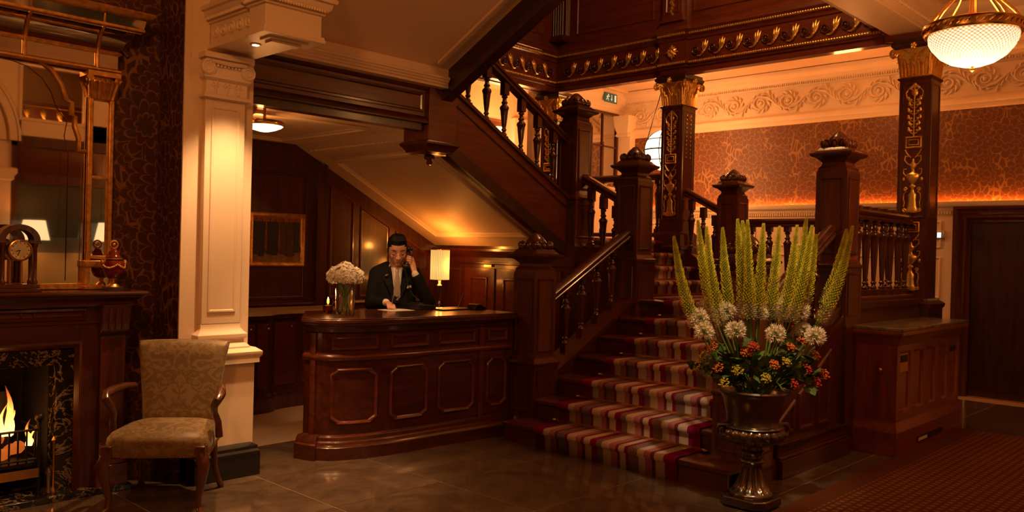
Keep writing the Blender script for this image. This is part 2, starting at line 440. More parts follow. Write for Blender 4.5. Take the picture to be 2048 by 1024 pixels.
M['pewter'] = plain('dark_pewter', (.20, .155, .12), .24, metal=.92, noise=.3, nscale=5, bump=.05)
M['suit'] = plain('navy_suit_cloth', (.006, .006, .010), .85, spec=.2)
M['shirt'] = plain('white_shirt', (.72, .68, .62), .7)
M['tie'] = plain('silver_tie', (.27, .21, .16), .4, noise=.25, nscale=90)
M['skin'] = plain('skin', (.60, .33, .22), .5, noise=.05, nscale=20)
M['hair'] = plain('black_hair', (.004, .003, .003), .65, spec=.25, noise=.3, nscale=80, bump=.4)
M['white_petal'] = plain('white_petal', (.90, .86, .78), .6, noise=.06, nscale=30)
M['cream_petal'] = plain('cream_petal', (.85, .74, .56), .6)
M['stem'] = plain('green_stem', (.12, .22, .03), .5)
M['lily'] = plain('lime_foxtail', (.62, .56, .03), .6, noise=.35, nscale=30)
M['lily_core'] = plain('lily_core', (.16, .20, .02), .7)
M['leaf'] = plain('dark_leaf', (.075, .13, .035), .45, noise=.45, nscale=25)
M['leaf2'] = plain('mid_leaf', (.15, .21, .045), .45, noise=.4, nscale=25)
M['berry_o'] = plain('orange_berry', (.65, .16, .02), .35)
M['berry_r'] = plain('red_berry', (.55, .035, .02), .35)
M['berry_y'] = plain('yellow_berry', (.55, .42, .04), .35)
M['vstone'] = plain('grey_veined_marble_top', (.16, .13, .10), .18, noise=.6, nscale=9)
M['red_stone'] = plain('red_porphyry', (.16, .018, .012), .15, noise=.4, nscale=40)
M['paper'] = plain('paper', (.75, .70, .60), .7)
M['plastic'] = plain('black_plastic', (.012, .012, .014), .3)
M['green'] = plain('exit_green', (.02, .12, .085), .4, emit=(.02, .12, .085), estr=.25)
M['signwhite'] = plain('sign_white', (.8, .85, .8), .4, emit=(.8, .9, .8), estr=.35)
def shade():
    m, t, b = newmat('pleated_lamp_shade'); b.inputs['Base Color'].default_value = (.9, .75, .5, 1)
    g = NT(t); x, y, z = g.sep(g.mapping(g.obj(), loc=(-6.2, -7.0, 0))); a = g.math('ARCTAN2', x, y)
    pl = g.math('ABSOLUTE', g.math('SINE', g.math('MULTIPLY', a, 18)))
    mid = g.math('SUBTRACT', 1, g.math('MULTIPLY', g.math('ABSOLUTE', g.math('SUBTRACT', z, 1.36)), 2.2), clamp=True)
    g.put(b.inputs['Emission Color'], g.ramp(pl, [(0, (1, .34, .05)), (.6, (1, .60, .17))])); b.inputs['Roughness'].default_value = .8
    g.put(b.inputs['Emission Strength'], g.math('MULTIPLY', g.math('ADD', .25, g.math('MULTIPLY', pl, .75)), g.math('ADD', .35, mid))); return m
M['shade'] = shade()
M['shade2'] = emis('cream_lamp_shade', (1, .72, .36), 1.1)
def flame():
    m, t, b = newmat('flame'); b.inputs['Base Color'].default_value = (1, .4, .1, 1)
    g = NT(t); z = g.sep(g.new('ShaderNodeTexCoord').outputs['Generated'])[2]
    c = g.ramp(z, [(0, (1, .62, .2)), (.45, (1, .42, .08)), (1, (.8, .12, .01))]); g.put(b.inputs['Emission Color'], c)
    g.put(b.inputs['Emission Strength'], g.ramp(z, [(0, (1,)*3), (.5, (.75,)*3), (1, (.12,)*3)]))
    e = g.math('MULTIPLY', g.ramp(z, [(0, (1,)*3), (.55, (.7,)*3), (1, (.1,)*3)]), 3.2); g.put(b.inputs['Emission Strength'], e)
    g.put(b.inputs['Alpha'], g.ramp(z, [(0, (.9,)*3), (.5, (.6,)*3), (1, (.12,)*3)])); return m
M['flame'] = flame()
# ------------------------------------------------------------------ setting
XW, YB, YF = 10.8, 7.65, 5.68
fl = structE('floor', 'dark brown polished marble tiled floor of the hall', 'floor')
MB().box(-3, XW, -1.2, YF, -.08, -.003).build('floor_bed', M['grout'], fl)
tm = None
TS = .84
for i in range(17):
    for j in range(11):
        x0 = -3+.06+i*TS; y0 = -1.68+j*TS
        if x0+TS > XW+.3 or y0 > YF-.2: continue
        if tm is None: tm = MB().box(0, TS-.009, 0, TS-.009, -.02, 0).mesh('tile', 0); tm.materials.append(M['floor'])
        o = link('tile', tm, None, fl); o.location = (x0, y0, 0)
struct('floor_reception', MB().box(2.4, 6.9, 5.36, YB, -.06, -.001).box(2.96, 3.56, 5.3, 5.37, -.06, -.001), M['beige'], 'beige carpet floor behind the reception desk', 'floor')
struct('floor_corridor', MB().box(8.95, XW, 5.6, 9.4, -.06, -.001).box(2.4, XW, YB+.11, 9.4, 1.62, 1.70), M['beige'], 'carpeted floor of the corridor behind the stairs', 'floor')
# hall rug
rug = MB().box(0.2, 8.62, -1.0, 2.36, .0, .012).build('hall_rug', M['rug'], None, 40, .004)
tag(rug, 'brown woven carpet with rows of small paler squares by the urn', 'carpet')
# fireplace wall with opening, return wall
struct('wall_fireplace', MB().box(-3, .62, YF, YF+.5, 0, 4.1).box(1.93, 2.498, YF, YF+.5, 0, 4.1).box(.62, 1.93, YF, YF+.5, .95, 4.1), M['paperX'], 'wall with dark floral wallpaper above the fireplace', 'wall')
struct('wall_return', MB().box(2.465, 2.498, 5.31, YF, 0, 4.1), M['paperY'], 'narrow return wall with dark floral wallpaper beside the cream pilaster', 'wall')
struct('wall_left', MB().box(-3.1, -3, -1.2, YF, 0, 4.1), M['paperY'], 'wallpapered end wall of the hall behind the camera', 'wall')
struct('ceiling_hall', MB().box(-3, 2.62, -1.2, YF, 4.05, 4.15).box(2.62, XW, -1.2, 2.79, 4.05, 4.15), M['cream_ceil'], 'cream plaster ceiling of the hall', 'ceiling')
struct('ceiling_stairwell', MB().box(2.62, 9.0, 2.79, 9.4, 5.9, 6.0), M['cream_ceil'], 'ceiling high above the staircase', 'ceiling')
struct('wall_stairwell', MB().box(2.62, 8.5, 2.9, 3.0, 4.1, 5.95).box(2.62, 2.75, 3.0, YF, 4.1, 5.95), M['wood_pan'], 'panelled upper wall of the stairwell', 'wall')
# pilaster block
# ------------------------------------------------------------------ cream pilaster and corbel
pl = thing('pilaster', 'cream painted pilaster with an ionic scroll capital beside the armchair', 'pilaster', (2.72, 5.4, 0))
C = M['cream']
MB().box(2.5, 2.95, 5.3, 5.57, .2, 2.84).box(2.46, 2.5, 5.295, 5.309, .2, 4.05).box(2.5, 2.628, 5.3, 5.4, 2.84, 4.05).build('backing', C, pl)
MB().box(2.585, 2.865, 5.25, 5.31, 1.02, 2.52).build('shaft', C, pl, bevel=.004)
MB().mold(rect(2.625, 2.825, 1.1, 2.46), [(0, .001), (.004, .007), (.014, .007), (.02, .001)], faceY(5.25)).build('shaft_panel', C, pl)
ped = MB().box(2.54, 2.95, 5.2, 5.31, .2, .80)
prof = [(0, .80), (.02, .80), (.05, .84), (.05, .87), (.035, .885), (.02, .90), (.02, .92), (.035, .93), (.035, .955), (.015, .975), (.0, 1.0), (0, 1.03)]
ped.sweep([(2.585, 5.3, 0), (2.585, 5.25, 0), (2.865, 5.25, 0), (2.865, 5.3, 0)], [(a, b) for a, b in prof]+[(-.02, 1.03), (-.02, .8)])
ped.build('pedestal', C, pl, bevel=.003)
MB().box(2.52, 2.97, 5.17, 5.31, .76, .80).sweep([(2.54, 5.31, 0), (2.54, 5.2, 0), (2.955, 5.2, 0), (2.955, 5.4, 0)], [(0, .77), (.02, .79), (.035, .81), (.035, .835), (0, .86), (-.03, .86), (-.03, .77)]).build('dado_cap', C, pl)
MB().box(2.52, 2.98, 5.15, 5.7, 0, .15).sweep([(2.53, 5.4, 0), (2.53, 5.16, 0), (2.96, 5.16, 0), (2.96, 5.7, 0)], [(0, .15), (.015, .15), (.015, .165), (.0, .18), (.005, .20), (-.03, .22), (-.05, .22), (-.05, .15)]).build('plinth', M['black_paint'], pl, label='glossy black plinth')
cap = MB()
cap.sweep([(2.58, 5.3, 0), (2.58, 5.24, 0), (2.87, 5.24, 0), (2.87, 5.3, 0)], [(0, 2.50), (.02, 2.51), (.02, 2.53), (0, 2.54), (0, 2.62), (.02, 2.64), (.02, 2.66), (0, 2.67), (-.03, 2.67), (-.03, 2.5)])
cap.box(2.55, 2.90, 5.2, 5.31, 2.765, 2.80); cap.box(2.57, 2.88, 5.225, 5.31, 2.74, 2.765); cap.box(2.58, 2.87, 5.23, 5.31, 2.66, 2.75)
cap.build('capital', C, pl)
def spiral(cx, cz, r0, turns, sgn, start, fn, w=.006, n=22, taper=.25, out=.0):
    pts = []; rs = []
    for i in range(n+1):
        t = i/n; a = start+sgn*turns*2*PI*t; r = r0*(1-t*.86)
        pts.append(fn(cx+r*math.cos(a), cz+r*math.sin(a), out)); rs.append(w*(1-t*(1-taper)))
    return pts, rs
vol = MB()
for sx, sg in ((2.585, 1), (2.865, -1)):
    p, r = spiral(sx, 2.70, .048, 2.2, sg, PI/2, faceY(5.215), .009); vol.tube(p, r, 6)
    vol.lathe([(.05, 0), (.05, .02)], 14, T(sx, 5.235, 2.70) @ RX(PI/2))
vol.tube([(2.60, 5.215, 2.745), (2.725, 5.21, 2.735), (2.85, 5.215, 2.745)], .012, 6)
vol.build('volute', C, pl)
lf = MB()
for k in range(3):
    cx = 2.645+k*.08
    for s in (-1, 1):
        p, r = spiral(cx+s*.018, 2.60, .017, 1.3, s, PI/2, faceY(5.238), .005); lf.tube(p, r, 5)
    lf.ball((cx, 5.236, 2.565), .016, 6, 5, (.7, .5, 1.7))
lf.build('leaf_carving', C, pl)['kind'] = 'stuff'
eg = MB()
for k in range(9): eg.ball((2.625+k*.025, 5.222, 2.722), .0105, 6, 5, (1, .7, 1.2))
eg.build('egg_moulding', C, pl)['kind'] = 'stuff'
# corbel that carries the ceiling beam
cb = thing('ceiling_corbel', 'cream plaster corbel with round bosses and a stepped end above the pilaster', 'corbel', (2.8, 5.0, 2.82))
MB().box(2.63, 2.95, 4.62, 5.3, 2.84, 3.02).box(2.61, 2.96, 4.62, 5.3, 2.83, 2.855).box(2.62, 2.955, 4.62, 5.3, 2.855, 2.872).build('beam_body', C, cb, bevel=.003)
MB().box(2.60, 2.99, 4.55, 4.74, 2.86, 3.02).box(2.585, 3.005, 4.535, 4.75, 2.845, 2.865).box(2.58, 3.01, 4.53, 4.755, 2.826, 2.848).box(2.66, 2.93, 4.60, 4.72, 2.812, 2.827).box(2.69, 2.90, 4.63, 4.71, 2.797, 2.813).build('stepped_end', C, cb, bevel=.003)
cpath = [(2.63, 5.42, 0), (2.63, 4.74, 0), (2.60, 4.74, 0), (2.60, 4.55, 0), (2.99, 4.55, 0), (2.99, 4.74, 0)]
MB().sweep(cpath, [(0, 2.995), (.015, 3.0), (.02, 3.015), (.045, 3.04), (.05, 3.07), (.07, 3.075), (.075, 3.10), (.02, 3.12), (-.05, 3.12), (-.05, 2.995)]).build('cornice', C, cb)
MB().box(2.63, 2.96, 4.58, 5.3, 3.1, 4.05).mold([(4.66, 3.16), (5.24, 3.16), (5.24, 3.9), (4.66, 3.9)][::-1], [(0, .001), (.01, .015), (.03, .015), (.04, .001)], faceX(2.63)).build('upper_wall', C, cb)
ed = MB()
for k in range(30): ed.ball((2.595, 5.28-k*.019, 3.025), .010, 6, 4, (.9, .9, 1.3))
for k in range(12): ed.ball((2.565, 4.735-k*.0175, 3.025), .010, 6, 4, (.9, .9, 1.3))
for k in range(22): ed.ball((2.60+k*.0185, 4.515, 3.025), .010, 6, 4, (.9, .9, 1.3))
ed.build('egg_and_dart', C, cb)['kind'] = 'stuff'
for k in range(5):
    yy = 5.22-k*.105
    b = MB().lathe([(.0, -.002), (.038, 0), (.038, .006), (.030, .010), (.026, .004), (.018, .004), (.012, .012), (0, .014)], 16, T(2.63, yy, 2.935) @ RY(-PI/2), cap=False)
    b.build('boss', C, cb)
MB().lathe([(.035, 2.835), (.035, 2.825), (.028, 2.822)], 16, T(2.735, 4.90, 0)).build('downlight_ring', M['brass'], cb)
MB().lathe([(.026, 2.826), (.02, 2.820)], 16, T(2.735, 4.90, 0)).build('downlight_lens', M['spotlens'], cb)
# ------------------------------------------------------------------ reception recess
SO = lambda x: 2.609-.513*(x-4.741)        # soffit line
wb = structE('wall_back', 'dark mahogany panelled wall behind the reception desk', 'wall', (4, YB, 0))
W = M['wood']
MB().prism([(2.4, 0), (6.72, 0), (6.72, SO(6.72)), (4.741, 2.609), (2.4, 2.609)], lambda u, v, w: (u, YB+w, v), 0, .1).build('wall_board', W, wb)
MB().box(5.0, 5.12, YB-.05, YB, 0, 2.43).build('post', W, wb)
pm = [(0, .0), (.006, .014), (.02, .016), (.028, .004), (.036, .002)]
for a, b_ in ((5.18, 5.50), (5.58, 6.0), (6.08, 6.6)):
    MB().mold([(a, 1.0), (b_, 1.0), (b_, SO(b_)-.16), (a, SO(a)-.16)], pm, faceY(YB)).build('panel', M['wood_red'], wb)
    MB().mold([(a, .15), (b_, .15), (b_, .88), (a, .88)], pm, faceY(YB)).build('panel', M['wood_red'], wb)
MB().mold(rect(3.3, 4.9, 1.0, 2.3), pm, faceY(YB)).build('panel', W, wb)
MB().sweep([(3.0, YB, .93), (6.7, YB, .93)], [(0, 0), (.02, .005), (.03, .02), (.02, .04), (0, .045)]).build('dado_rail', W, wb)
we = structE('wall_end', 'mahogany panelled wall with cupboard doors under the landing', 'wall', (6.7, 6.6, 0))
MB().box(6.69, 6.80, 5.0, YB+.05, 0, 1.62).build('wall_board', W, we)
MB().sweep([(6.69, 5.6, 1.50), (6.69, 7.65, 1.50)], [(0, -.02), (-.02, .0), (-.03, .03), (-.05, .05), (-.05, .075), (0, .08)]).build('cornice', M['woody'], we)
MB().sweep([(6.69, 5.6, 1.41), (6.69, 7.25, 1.41)], [(0, -.01), (-.012, 0), (-.012, .015), (0, .02)]).build('rail', M['woody'], we)
for a, b_ in ((6.62, 7.10), (6.12, 6.58), (5.66, 6.08)):
    d = MB().box(6.672, 6.69, a, b_, .1, 1.36).build('cupboard_door', M['wood_red'], we, bevel=.003)
    MB().mold([(a+.1, .75), (a+.1, 1.26), (b_-.1, 1.26), (b_-.1, .75)], pm, faceX(6.672)).build('panel', M['wood_red'], d)
MB().mold([(7.17, .3), (7.17, 1.35), (7.55, 1.35), (7.55, .3)], pm, faceX(6.69)).build('panel', M['wood_red'], we)
MB().box(6.664, 6.672, 6.66, 6.78, 1.375, 1.40).build('brass_plate', M['brass'], we)
wl = struct('wall_recess', MB().box(2.4, 2.5, 5.7, 7.7, 0, 2.62), W, 'side wall of the reception recess behind the pilaster', 'wall')
# ceiling over reception, flat and sloped parts
ce = structE('ceiling_reception', 'cream plaster ceiling and sloping stair soffit over the reception desk', 'ceiling', (4, 6.6, 2.6))
CC = M['cream_ceil']
MB().box(2.5, 4.76, 5.71, YB, 2.605, 2.68).build('flat_ceiling', CC, ce)
cm = [(0, .0), (.012, -.006), (.02, -.022), (.045, -.026), (.06, -.012), (.075, -.010), (.085, 0)]
fnc = lambda u, v, w: (u, v, 2.605+w)
MB().mold(rect(2.75, 4.48, 5.98, 7.42), cm, fnc).build('ceiling_moulding', M['cream'], ce)
MB().prism([(4.741, 2.609), (6.72, SO(6.72)), (6.72, SO(6.72)+.08), (4.741, 2.70)], lambda u, v, w: (u, w, v), 5.64, YB).build('stair_soffit', CC, ce)
nx, nz = -.513, -1; L_ = math.hypot(nx, nz)
fns = lambda u, v, w: (u+w*nx/L_*-1, v, SO(u)+w*-nz/L_*1)
MB().mold(rect(5.02, 6.50, 5.90, 7.40), [(a, b) for a, b in cm], fns).build('soffit_moulding', M['cream'], ce)
bd = MB()
for k in range(60): bd.ball((4.86, 5.72+k*.031, SO(4.86)-.006), .010, 5, 4)
bd.build('bead_row', M['cream'], ce)['kind'] = 'stuff'
# wooden beam to drop post (belongs to the stair)
# reception ceiling lamp
cl = thing('ceiling_lamp', 'glowing white bowl ceiling lamp with brass rim above reception', 'lamp', (3.36, 5.86, 2.44))
cx, cy = 3.36, 5.86
MB().lathe([(.145, 2.468), (.152, 2.475), (.150, 2.485), (.154, 2.495), (.146, 2.505), (.05, 2.52), (.012, 2.53), (.012, 2.605)], 28, T(cx, cy, 0)).build('brass_rim', M['brass'], cl)
MB().lathe([(.001, 2.425), (.04, 2.428), (.09, 2.442), (.13, 2.460), (.142, 2.47)], 28, T(cx, cy, 0), cap=False).build('glass_bowl', M['lampglass'], cl)
lamp('ceiling_lamp_light', 'POINT', (cx, cy, 2.36), 9, size=.1)
lamp('ceiling_lamp_light', 'POINT', (cx+.13, cy+.28, 2.54), 2.5, size=.03)
gs = thing('gilt_scroll', 'gilded spiral scroll bracket next to the reception ceiling lamp', 'ornament', (3.17, 5.79, 2.5))
s_ = MB(); p, r = spiral(3.17, 2.60, .075, 2.3, 1, -PI/2, faceY(5.79), .018, 40, .4); s_.tube(p, r, 8); s_.build('scroll', M['gold_frame'], gs)
MB().lathe([(.001, 0), (.025, .005), (.03, .02), (.02, .04), (.012, .06), (.02, .07), (.001, .08)], 12, T(3.16, 5.79, 2.475)).build('drop', M['gold_frame'], gs)
# picture
pc = thing('framed_picture', 'gold framed painting of dark boots hanging on mahogany wall', 'picture', (4.55, YB, 1.36))
x0, x1, z0, z1 = 4.235, 4.865, 1.345, 1.885
MB().mold(rect(x0, x1, z0, z1), [(0, .0), (0, .03), (.012, .038), (.03, .03), (.042, .022), (.048, .012)], faceY(YB)).build('frame', M['gold_frame'], pc)
MB().box(x0+.03, x1-.03, YB-.014, YB-.002, z0+.03, z1-.03).build('canvas', plain('rust_canvas', (.28, .07, .018), .6, noise=.35, nscale=14), pc)
MB().box(x0+.045, x1-.045, YB-.016, YB-.013, z0+.045, z0+.15).build('painted_floor', plain('tan_paint', (.20, .10, .035), .6, noise=.4, nscale=18), pc)
dk = plain('dark_boot_paint', (.012, .008, .008), .5)
for k, (bx, bh) in enumerate(((4.31, .33), (4.38, .35), (4.47, .33), (4.53, .34), (4.62, .33), (4.69, .35), (4.77, .31))):
    zt = z1-.09; zb = z1-.09-bh; dx = .02 if k < 4 else .07
    poly = [(bx-.035, zt), (bx-.03, zb+.06), (bx-.045, zb+.01), (bx-.03, zb), (bx+.02+dx*.4, zb), (bx+dx*.9, zb+.012), (bx+.035+dx*.3, zb+.05), (bx+.03, zb+.1), (bx+.036, zt)]
    MB().prism(poly, lambda u, v, w: (u, YB-.018-w, v), 0, .002+.0005*k).build('painted_boot', dk if k not in (4, 5) else plain('brown_boot_paint', (.05, .018, .008), .5), pc, smooth=0)
    MB().tube([(bx, YB-.019, zt-.01), (bx, YB-.019, zt+.035)], .003, 4).build('painted_peg', dk, pc)
# ------------------------------------------------------------------ staircase
st = thing('staircase', 'dark carved mahogany staircase with newel posts rising from the marble hall', 'staircase', (5.4, 3.9, 0))
NX = lambda k: 4.978+.299*(k-1)          # nosing of step k of the first flight
RI = .16
NL = lambda x: .16+(x-4.978)*.535        # nosing line
WD = M['wood']
for k in range(1, 8):
    x0 = NX(k); z = RI*k; x1 = NX(k+1)+.03 if k < 7 else 8.95
    ya, yb = (2.86, 4.78) if k > 2 else (2.74, 4.80)
    if k == 7: ya, yb = 2.80, 4.95
    pr = [(x0+.02, z-.04), (x0+.004, z-.034), (x0, z-.02), (x0+.004, z-.006), (x0+.02, z), (x1, z), (x1, z-.04)]
    MB().prism(pr, lambda u, v, w_: (u, w_, v), ya, yb).build('tread' if k < 7 else 'landing', M['woody'], st)
    if k < 8: MB().box(x0+.025, x0+.05, ya+.02, yb, z-RI, z-.035).build('riser', M['woody'], st)
MB().prism([(5.13, .01), (8.9, .01), (8.9, 1.07), (7.1, 1.07), (6.85, .93)], lambda u, v, w_: (u, w_, v), 2.86, 4.86).build('carcass', M['wood_dark'], st)
# flight 2 (turns left) and landing 2
for k in range(1, 5):
    y0 = 4.95+.25*(k-1); z = 1.12+.15*k; y1 = y0+.27 if k < 4 else 7.64
    xa, xb = (6.86, 8.84) if k < 4 else (6.72, 8.95)
    pr = [(y0+.02, z-.04), (y0+.004, z-.034), (y0, z-.02), (y0+.004, z-.006), (y0+.02, z), (y1, z), (y1, z-.04)]
    MB().prism(pr, lambda u, v, w_: (w_, u, v), xa, xb).build('tread' if k < 4 else 'landing', M['woodx'], st)
    MB().box(xa, xb, y0+.025, y0+.05, z-.15, z-.035).build('riser', M['woodx'], st)
MB().box(6.82, 8.9, 5.75, 7.64, 1.56, 1.68).build('landing_joist', M['wood_dark'], st)
# flight 3 (returns over the reception)
F3 = lambda x: 1.72+.157*(1+(6.72-x)/.299)   # nosing line of the third flight
for k in range(1, 8):
    x0 = 6.72-.299*(k-1); z = 1.72+.157*k; x1 = x0-.33 if k < 7 else 2.6
    MB().box(min(x0, x1), x0, 5.66, 7.64, z-.04, z).build('tread' if k < 7 else 'upper_landing', M['woody'], st)
    MB().box(x0-.05, x0-.025, 5.66, 7.64, z-.157, z-.035).build('riser', M['woody'], st)
ST3 = lambda x: 2.56-.525*(x-5.9); SB3 = lambda x: 1.915-.525*(x-5.9)
def ystring(name, xa, xb, top, bot, y0, y1, mat):
    return MB().prism([(xa, bot(xa)), (xb, bot(xb)), (xb, top(xb)), (xa, top(xa))], lambda u, v, w_: (u, w_, v), y0, y1).build(name, mat, st)
ystring('string_board', 5.0, 6.74, ST3, SB3, 5.60, 5.68, M['wood_red'])
def raked(name, xa, xb, zl, prof, y, mat):
    """moulding of section prof (side, up) following z=zl(x) at y"""
    return MB().sweep([(xa, y, zl(xa)), (xb, y, zl(xb))], prof).build(name, mat, st)
ystring('string_moulding', 5.0, 6.74, ST3, lambda x: ST3(x)-.035, 5.575, 5.70, M['woodx'])
ystring('string_moulding', 5.0, 6.74, lambda x: ST3(x)-.12, lambda x: ST3(x)-.135, 5.588, 5.62, M['woodx'])
ystring('string_moulding', 5.0, 6.74, lambda x: SB3(x)+.12, lambda x: SB3(x), 5.57, 5.64, M['wood_dark'])
ystring('string_moulding', 5.0, 6.74, lambda x: SB3(x)+.14, lambda x: SB3(x)+.12, 5.58, 5.64, M['woodx'])
RAIL = [(-.045, -.07), (.045, -.07), (.05, -.05), (.035, -.035), (.05, -.02), (.052, .0), (.03, .022), (-.03, .022), (-.052, 0), (-.05, -.02), (-.035, -.035), (-.05, -.05)]
R3 = lambda x: 3.22-.533*(x-5.9)-.02
MB().sweep([(5.0, 5.68, R3(5.0)), (6.75, 5.68, R3(6.75))], RAIL).build('handrail', M['woodx'], st)
# baluster prototypes
def baluster_mesh(h, r=1.0):
    b = MB(); q = h
    b.sqlathe([(.032*r, -.06), (.032*r, .05), (.024*r, .056)])
    pr = [(.022, .055), (.030, .062), (.030, .075), (.020, .085), (.017, .10), (.026, .108), (.026, .118), (.018, .128)]
    top = h-.20
    for i in range(9):
        t = i/8; pr.append((.018+.020*t**.8, .13+(top-.13)*t))
    pr += [(.043, top+.012), (.046, top+.024), (.040, top+.04), (.026, top+.052), (.023, top+.062), (.031, top+.07), (.031, top+.08), (.022, top+.09), (.019, top+.115), (.030, top+.125), (.030, top+.135), (.022, top+.145)]
    n = 16; vs = []; fs = []
    for j, (rr, z) in enumerate(pr):
        for k in range(n):
            fl_ = 1-.11*(k % 2) if 9 <= j <= 15 else 1
            a = 2*PI*k/n; vs.append((rr*r*fl_*math.cos(a), rr*r*fl_*math.sin(a), z))
    for i in range(len(pr)-1):
        for k in range(n): fs.append((i*n+k, i*n+(k+1) % n, (i+1)*n+(k+1) % n, (i+1)*n+k))
    b.add(vs, fs); b.sqlathe([(.024*r, h-.056), (.032*r, h-.05), (.032*r, h+.07)])
    me = b.mesh('baluster', 35); me.materials.append(M['wood']); return me
BM = baluster_mesh(.56); BM2 = baluster_mesh(.50); BM3 = baluster_mesh(.72, 1.0)
def bal(me, x, y, z):
    o = link('baluster', me, None, st); o.location = (x, y, z); return o
for k in range(7): bal(BM2, 5.08+.242*k+.0, 5.68, ST3(5.08+.242*k)+.0)
# newel prototype
def newel(x, y, dz, low=0):
    me_list = []
    o = thing('newel_post', None, None, (x, y, dz)) if False else None
    body = MB()
    body.sqlathe([(.175, low), (.175, .10), (.165, .13), (.155, .15), (.155, .585), (.165, .595), (.165, .61), (.150, .62), (.138, .645), (.13, .66), (.13, 1.37), (.12, 1.39), (.12, 1.41), (.10, 1.43), (.095, 1.455), (.11, 1.47), (.13, 1.49), (.165, 1.505), (.175, 1.52), (.175, 1.532), (.15, 1.54), (.13, 1.555), (.115, 1.575), (.105, 1.58)], T(x, y, dz))
    o = body.build('newel_post', WD, st, smooth=30)
    p = MB()
    for a in range(4):
        R_ = T(x, y, dz) @ RZ(a*PI/2)
        fn = lambda u, v, w_: tuple(R_ @ Vector((u, -.13-w_, v)))
        p.mold(rect(-.10, .10, .70, 1.33), [(0, 0), (0, .008), (.014, .008), (.022, -.004), (.03, -.004)], fn)
        fn2 = lambda u, v, w_: tuple(R_ @ Vector((u, -.155-w_, v)))
        p.mold(rect(-.125, .125, .20, .55), [(0, 0), (0, .006), (.012, .006), (.02, 0)], fn2)
    p.build('newel_panel', WD, o)
    c = MB()
    c.lathe([(.10, 1.575), (.098, 1.62), (.085, 1.655), (.06, 1.685), (.04, 1.70), (.03, 1.712), (.001, 1.722)], 20, T(x, y, dz), cap=False)
    for a in range(4):
        for k in (-1, 0, 1):
            R_ = T(x, y, dz) @ RZ(a*PI/2)
            pts = [R_ @ Vector((k*.064+.030*math.cos(q), -.100, 1.598+.046*math.sin(q))) for q in [i_*PI/10 for i_ in range(11)]]
            c.tube(pts, .008, 6)
            c.ball(tuple(R_ @ Vector((k*.064, -.088, 1.606))), .027, 8, 6, (1, 1, 1.3))
        c.ball(tuple(R_ @ Vector((.09, -.09, 1.61))), .030, 8, 6, (1, 1, 1.3))
    c.build('newel_cap', WD, o)
    return o
newel(5.42, 4.88, 0); newel(5.42, 2.88, 0)
newel(6.86, 4.88, .90, -.05); newel(6.93, 2.88, .90, -.88); newel(8.80, 4.88, .85, .2); newel(6.84, 5.64, 1.51, -.1)
# flight 1 strings, rails, balusters
for y, ya, yb in ((4.88, 4.74, 4.98), (2.88, 2.76, 3.0)):
    MB().prism([(5.5, .02), (6.86, .7), (6.86, NL(6.86)+.02), (5.5, NL(5.5)+.02)], lambda u, v, w_: (u, w_, v), ya+.03, yb-.03).build('string_board', M['woodx'], st)
    ystring('string_cap', 5.5, 6.86, lambda x: NL(x)+.045, lambda x: NL(x)+.005, ya, yb, M['woodx'])
    ystring('string_cap', 5.5, 6.86, lambda x: NL(x)+.005, lambda x: NL(x)-.02, ya+.015, yb-.015, M['woodx'])
    RL = lambda x: NL(x)+.70-.02
    MB().sweep([(5.46, y, RL(5.46)), (6.86, y, RL(6.86))], [(a*1.1, b) for a, b in RAIL]).build('handrail', M['woodx'], st)
    for k in range(5): bal(BM, 5.62+.225*k, y, NL(5.62+.225*k)+.045)
# flight 2 rails
R2 = lambda y: 2.17+.505*(y-5.10); S2 = lambda y: 1.20+.6*(y-4.95)
for x in (6.86, 8.80):
    MB().sweep([(x, 4.9, R2(4.9)-.02), (x, 5.62, R2(5.62)-.02)], RAIL).build('handrail', M['woody'], st)
    MB().prism([(4.9, 1.0), (5.7, 1.5), (5.7, S2(5.7)+.12), (4.9, S2(4.9)+.12)], lambda u, v, w_: (w_, u, v), x-.05, x+.05).build('string_board', M['woody'], st)
    for yy in (5.10, 5.26, 5.42): bal(BM, x, yy, S2(yy)+.12)
# landing balustrades
def level_rail(p0, p1, z, zb, n, me, base=.05):
    v0, v1 = Vector((*p0, 0)), Vector((*p1, 0)); d = v1-v0
    ax = 'woodx' if abs(d.x) > abs(d.y) else 'woody'
    MB().sweep([(*p0, z-.02), (*p1, z-.02)], RAIL).build('handrail', M[ax], st)
    MB().sweep([(*p0, zb-.05), (*p1, zb-.05)], [(-.06, 0), (.06, 0), (.06, .03), (.045, .05), (-.045, .05), (-.06, .03)]).build('base_rail', M[ax], st)
    for k in range(n):
        q = v0+d*((k+.5)/n); bal(me, q.x, q.y, zb)
level_rail((7.07, 2.88), (8.66, 2.88), 2.0, 1.24, 8, BM3)
level_rail((8.80, 5.80), (8.80, 7.5), 2.57, 1.83, 8, baluster_mesh(.66))
level_rail((8.80, 3.02), (8.80, 4.74), 1.99, 1.24, 8, baluster_mesh(.66))
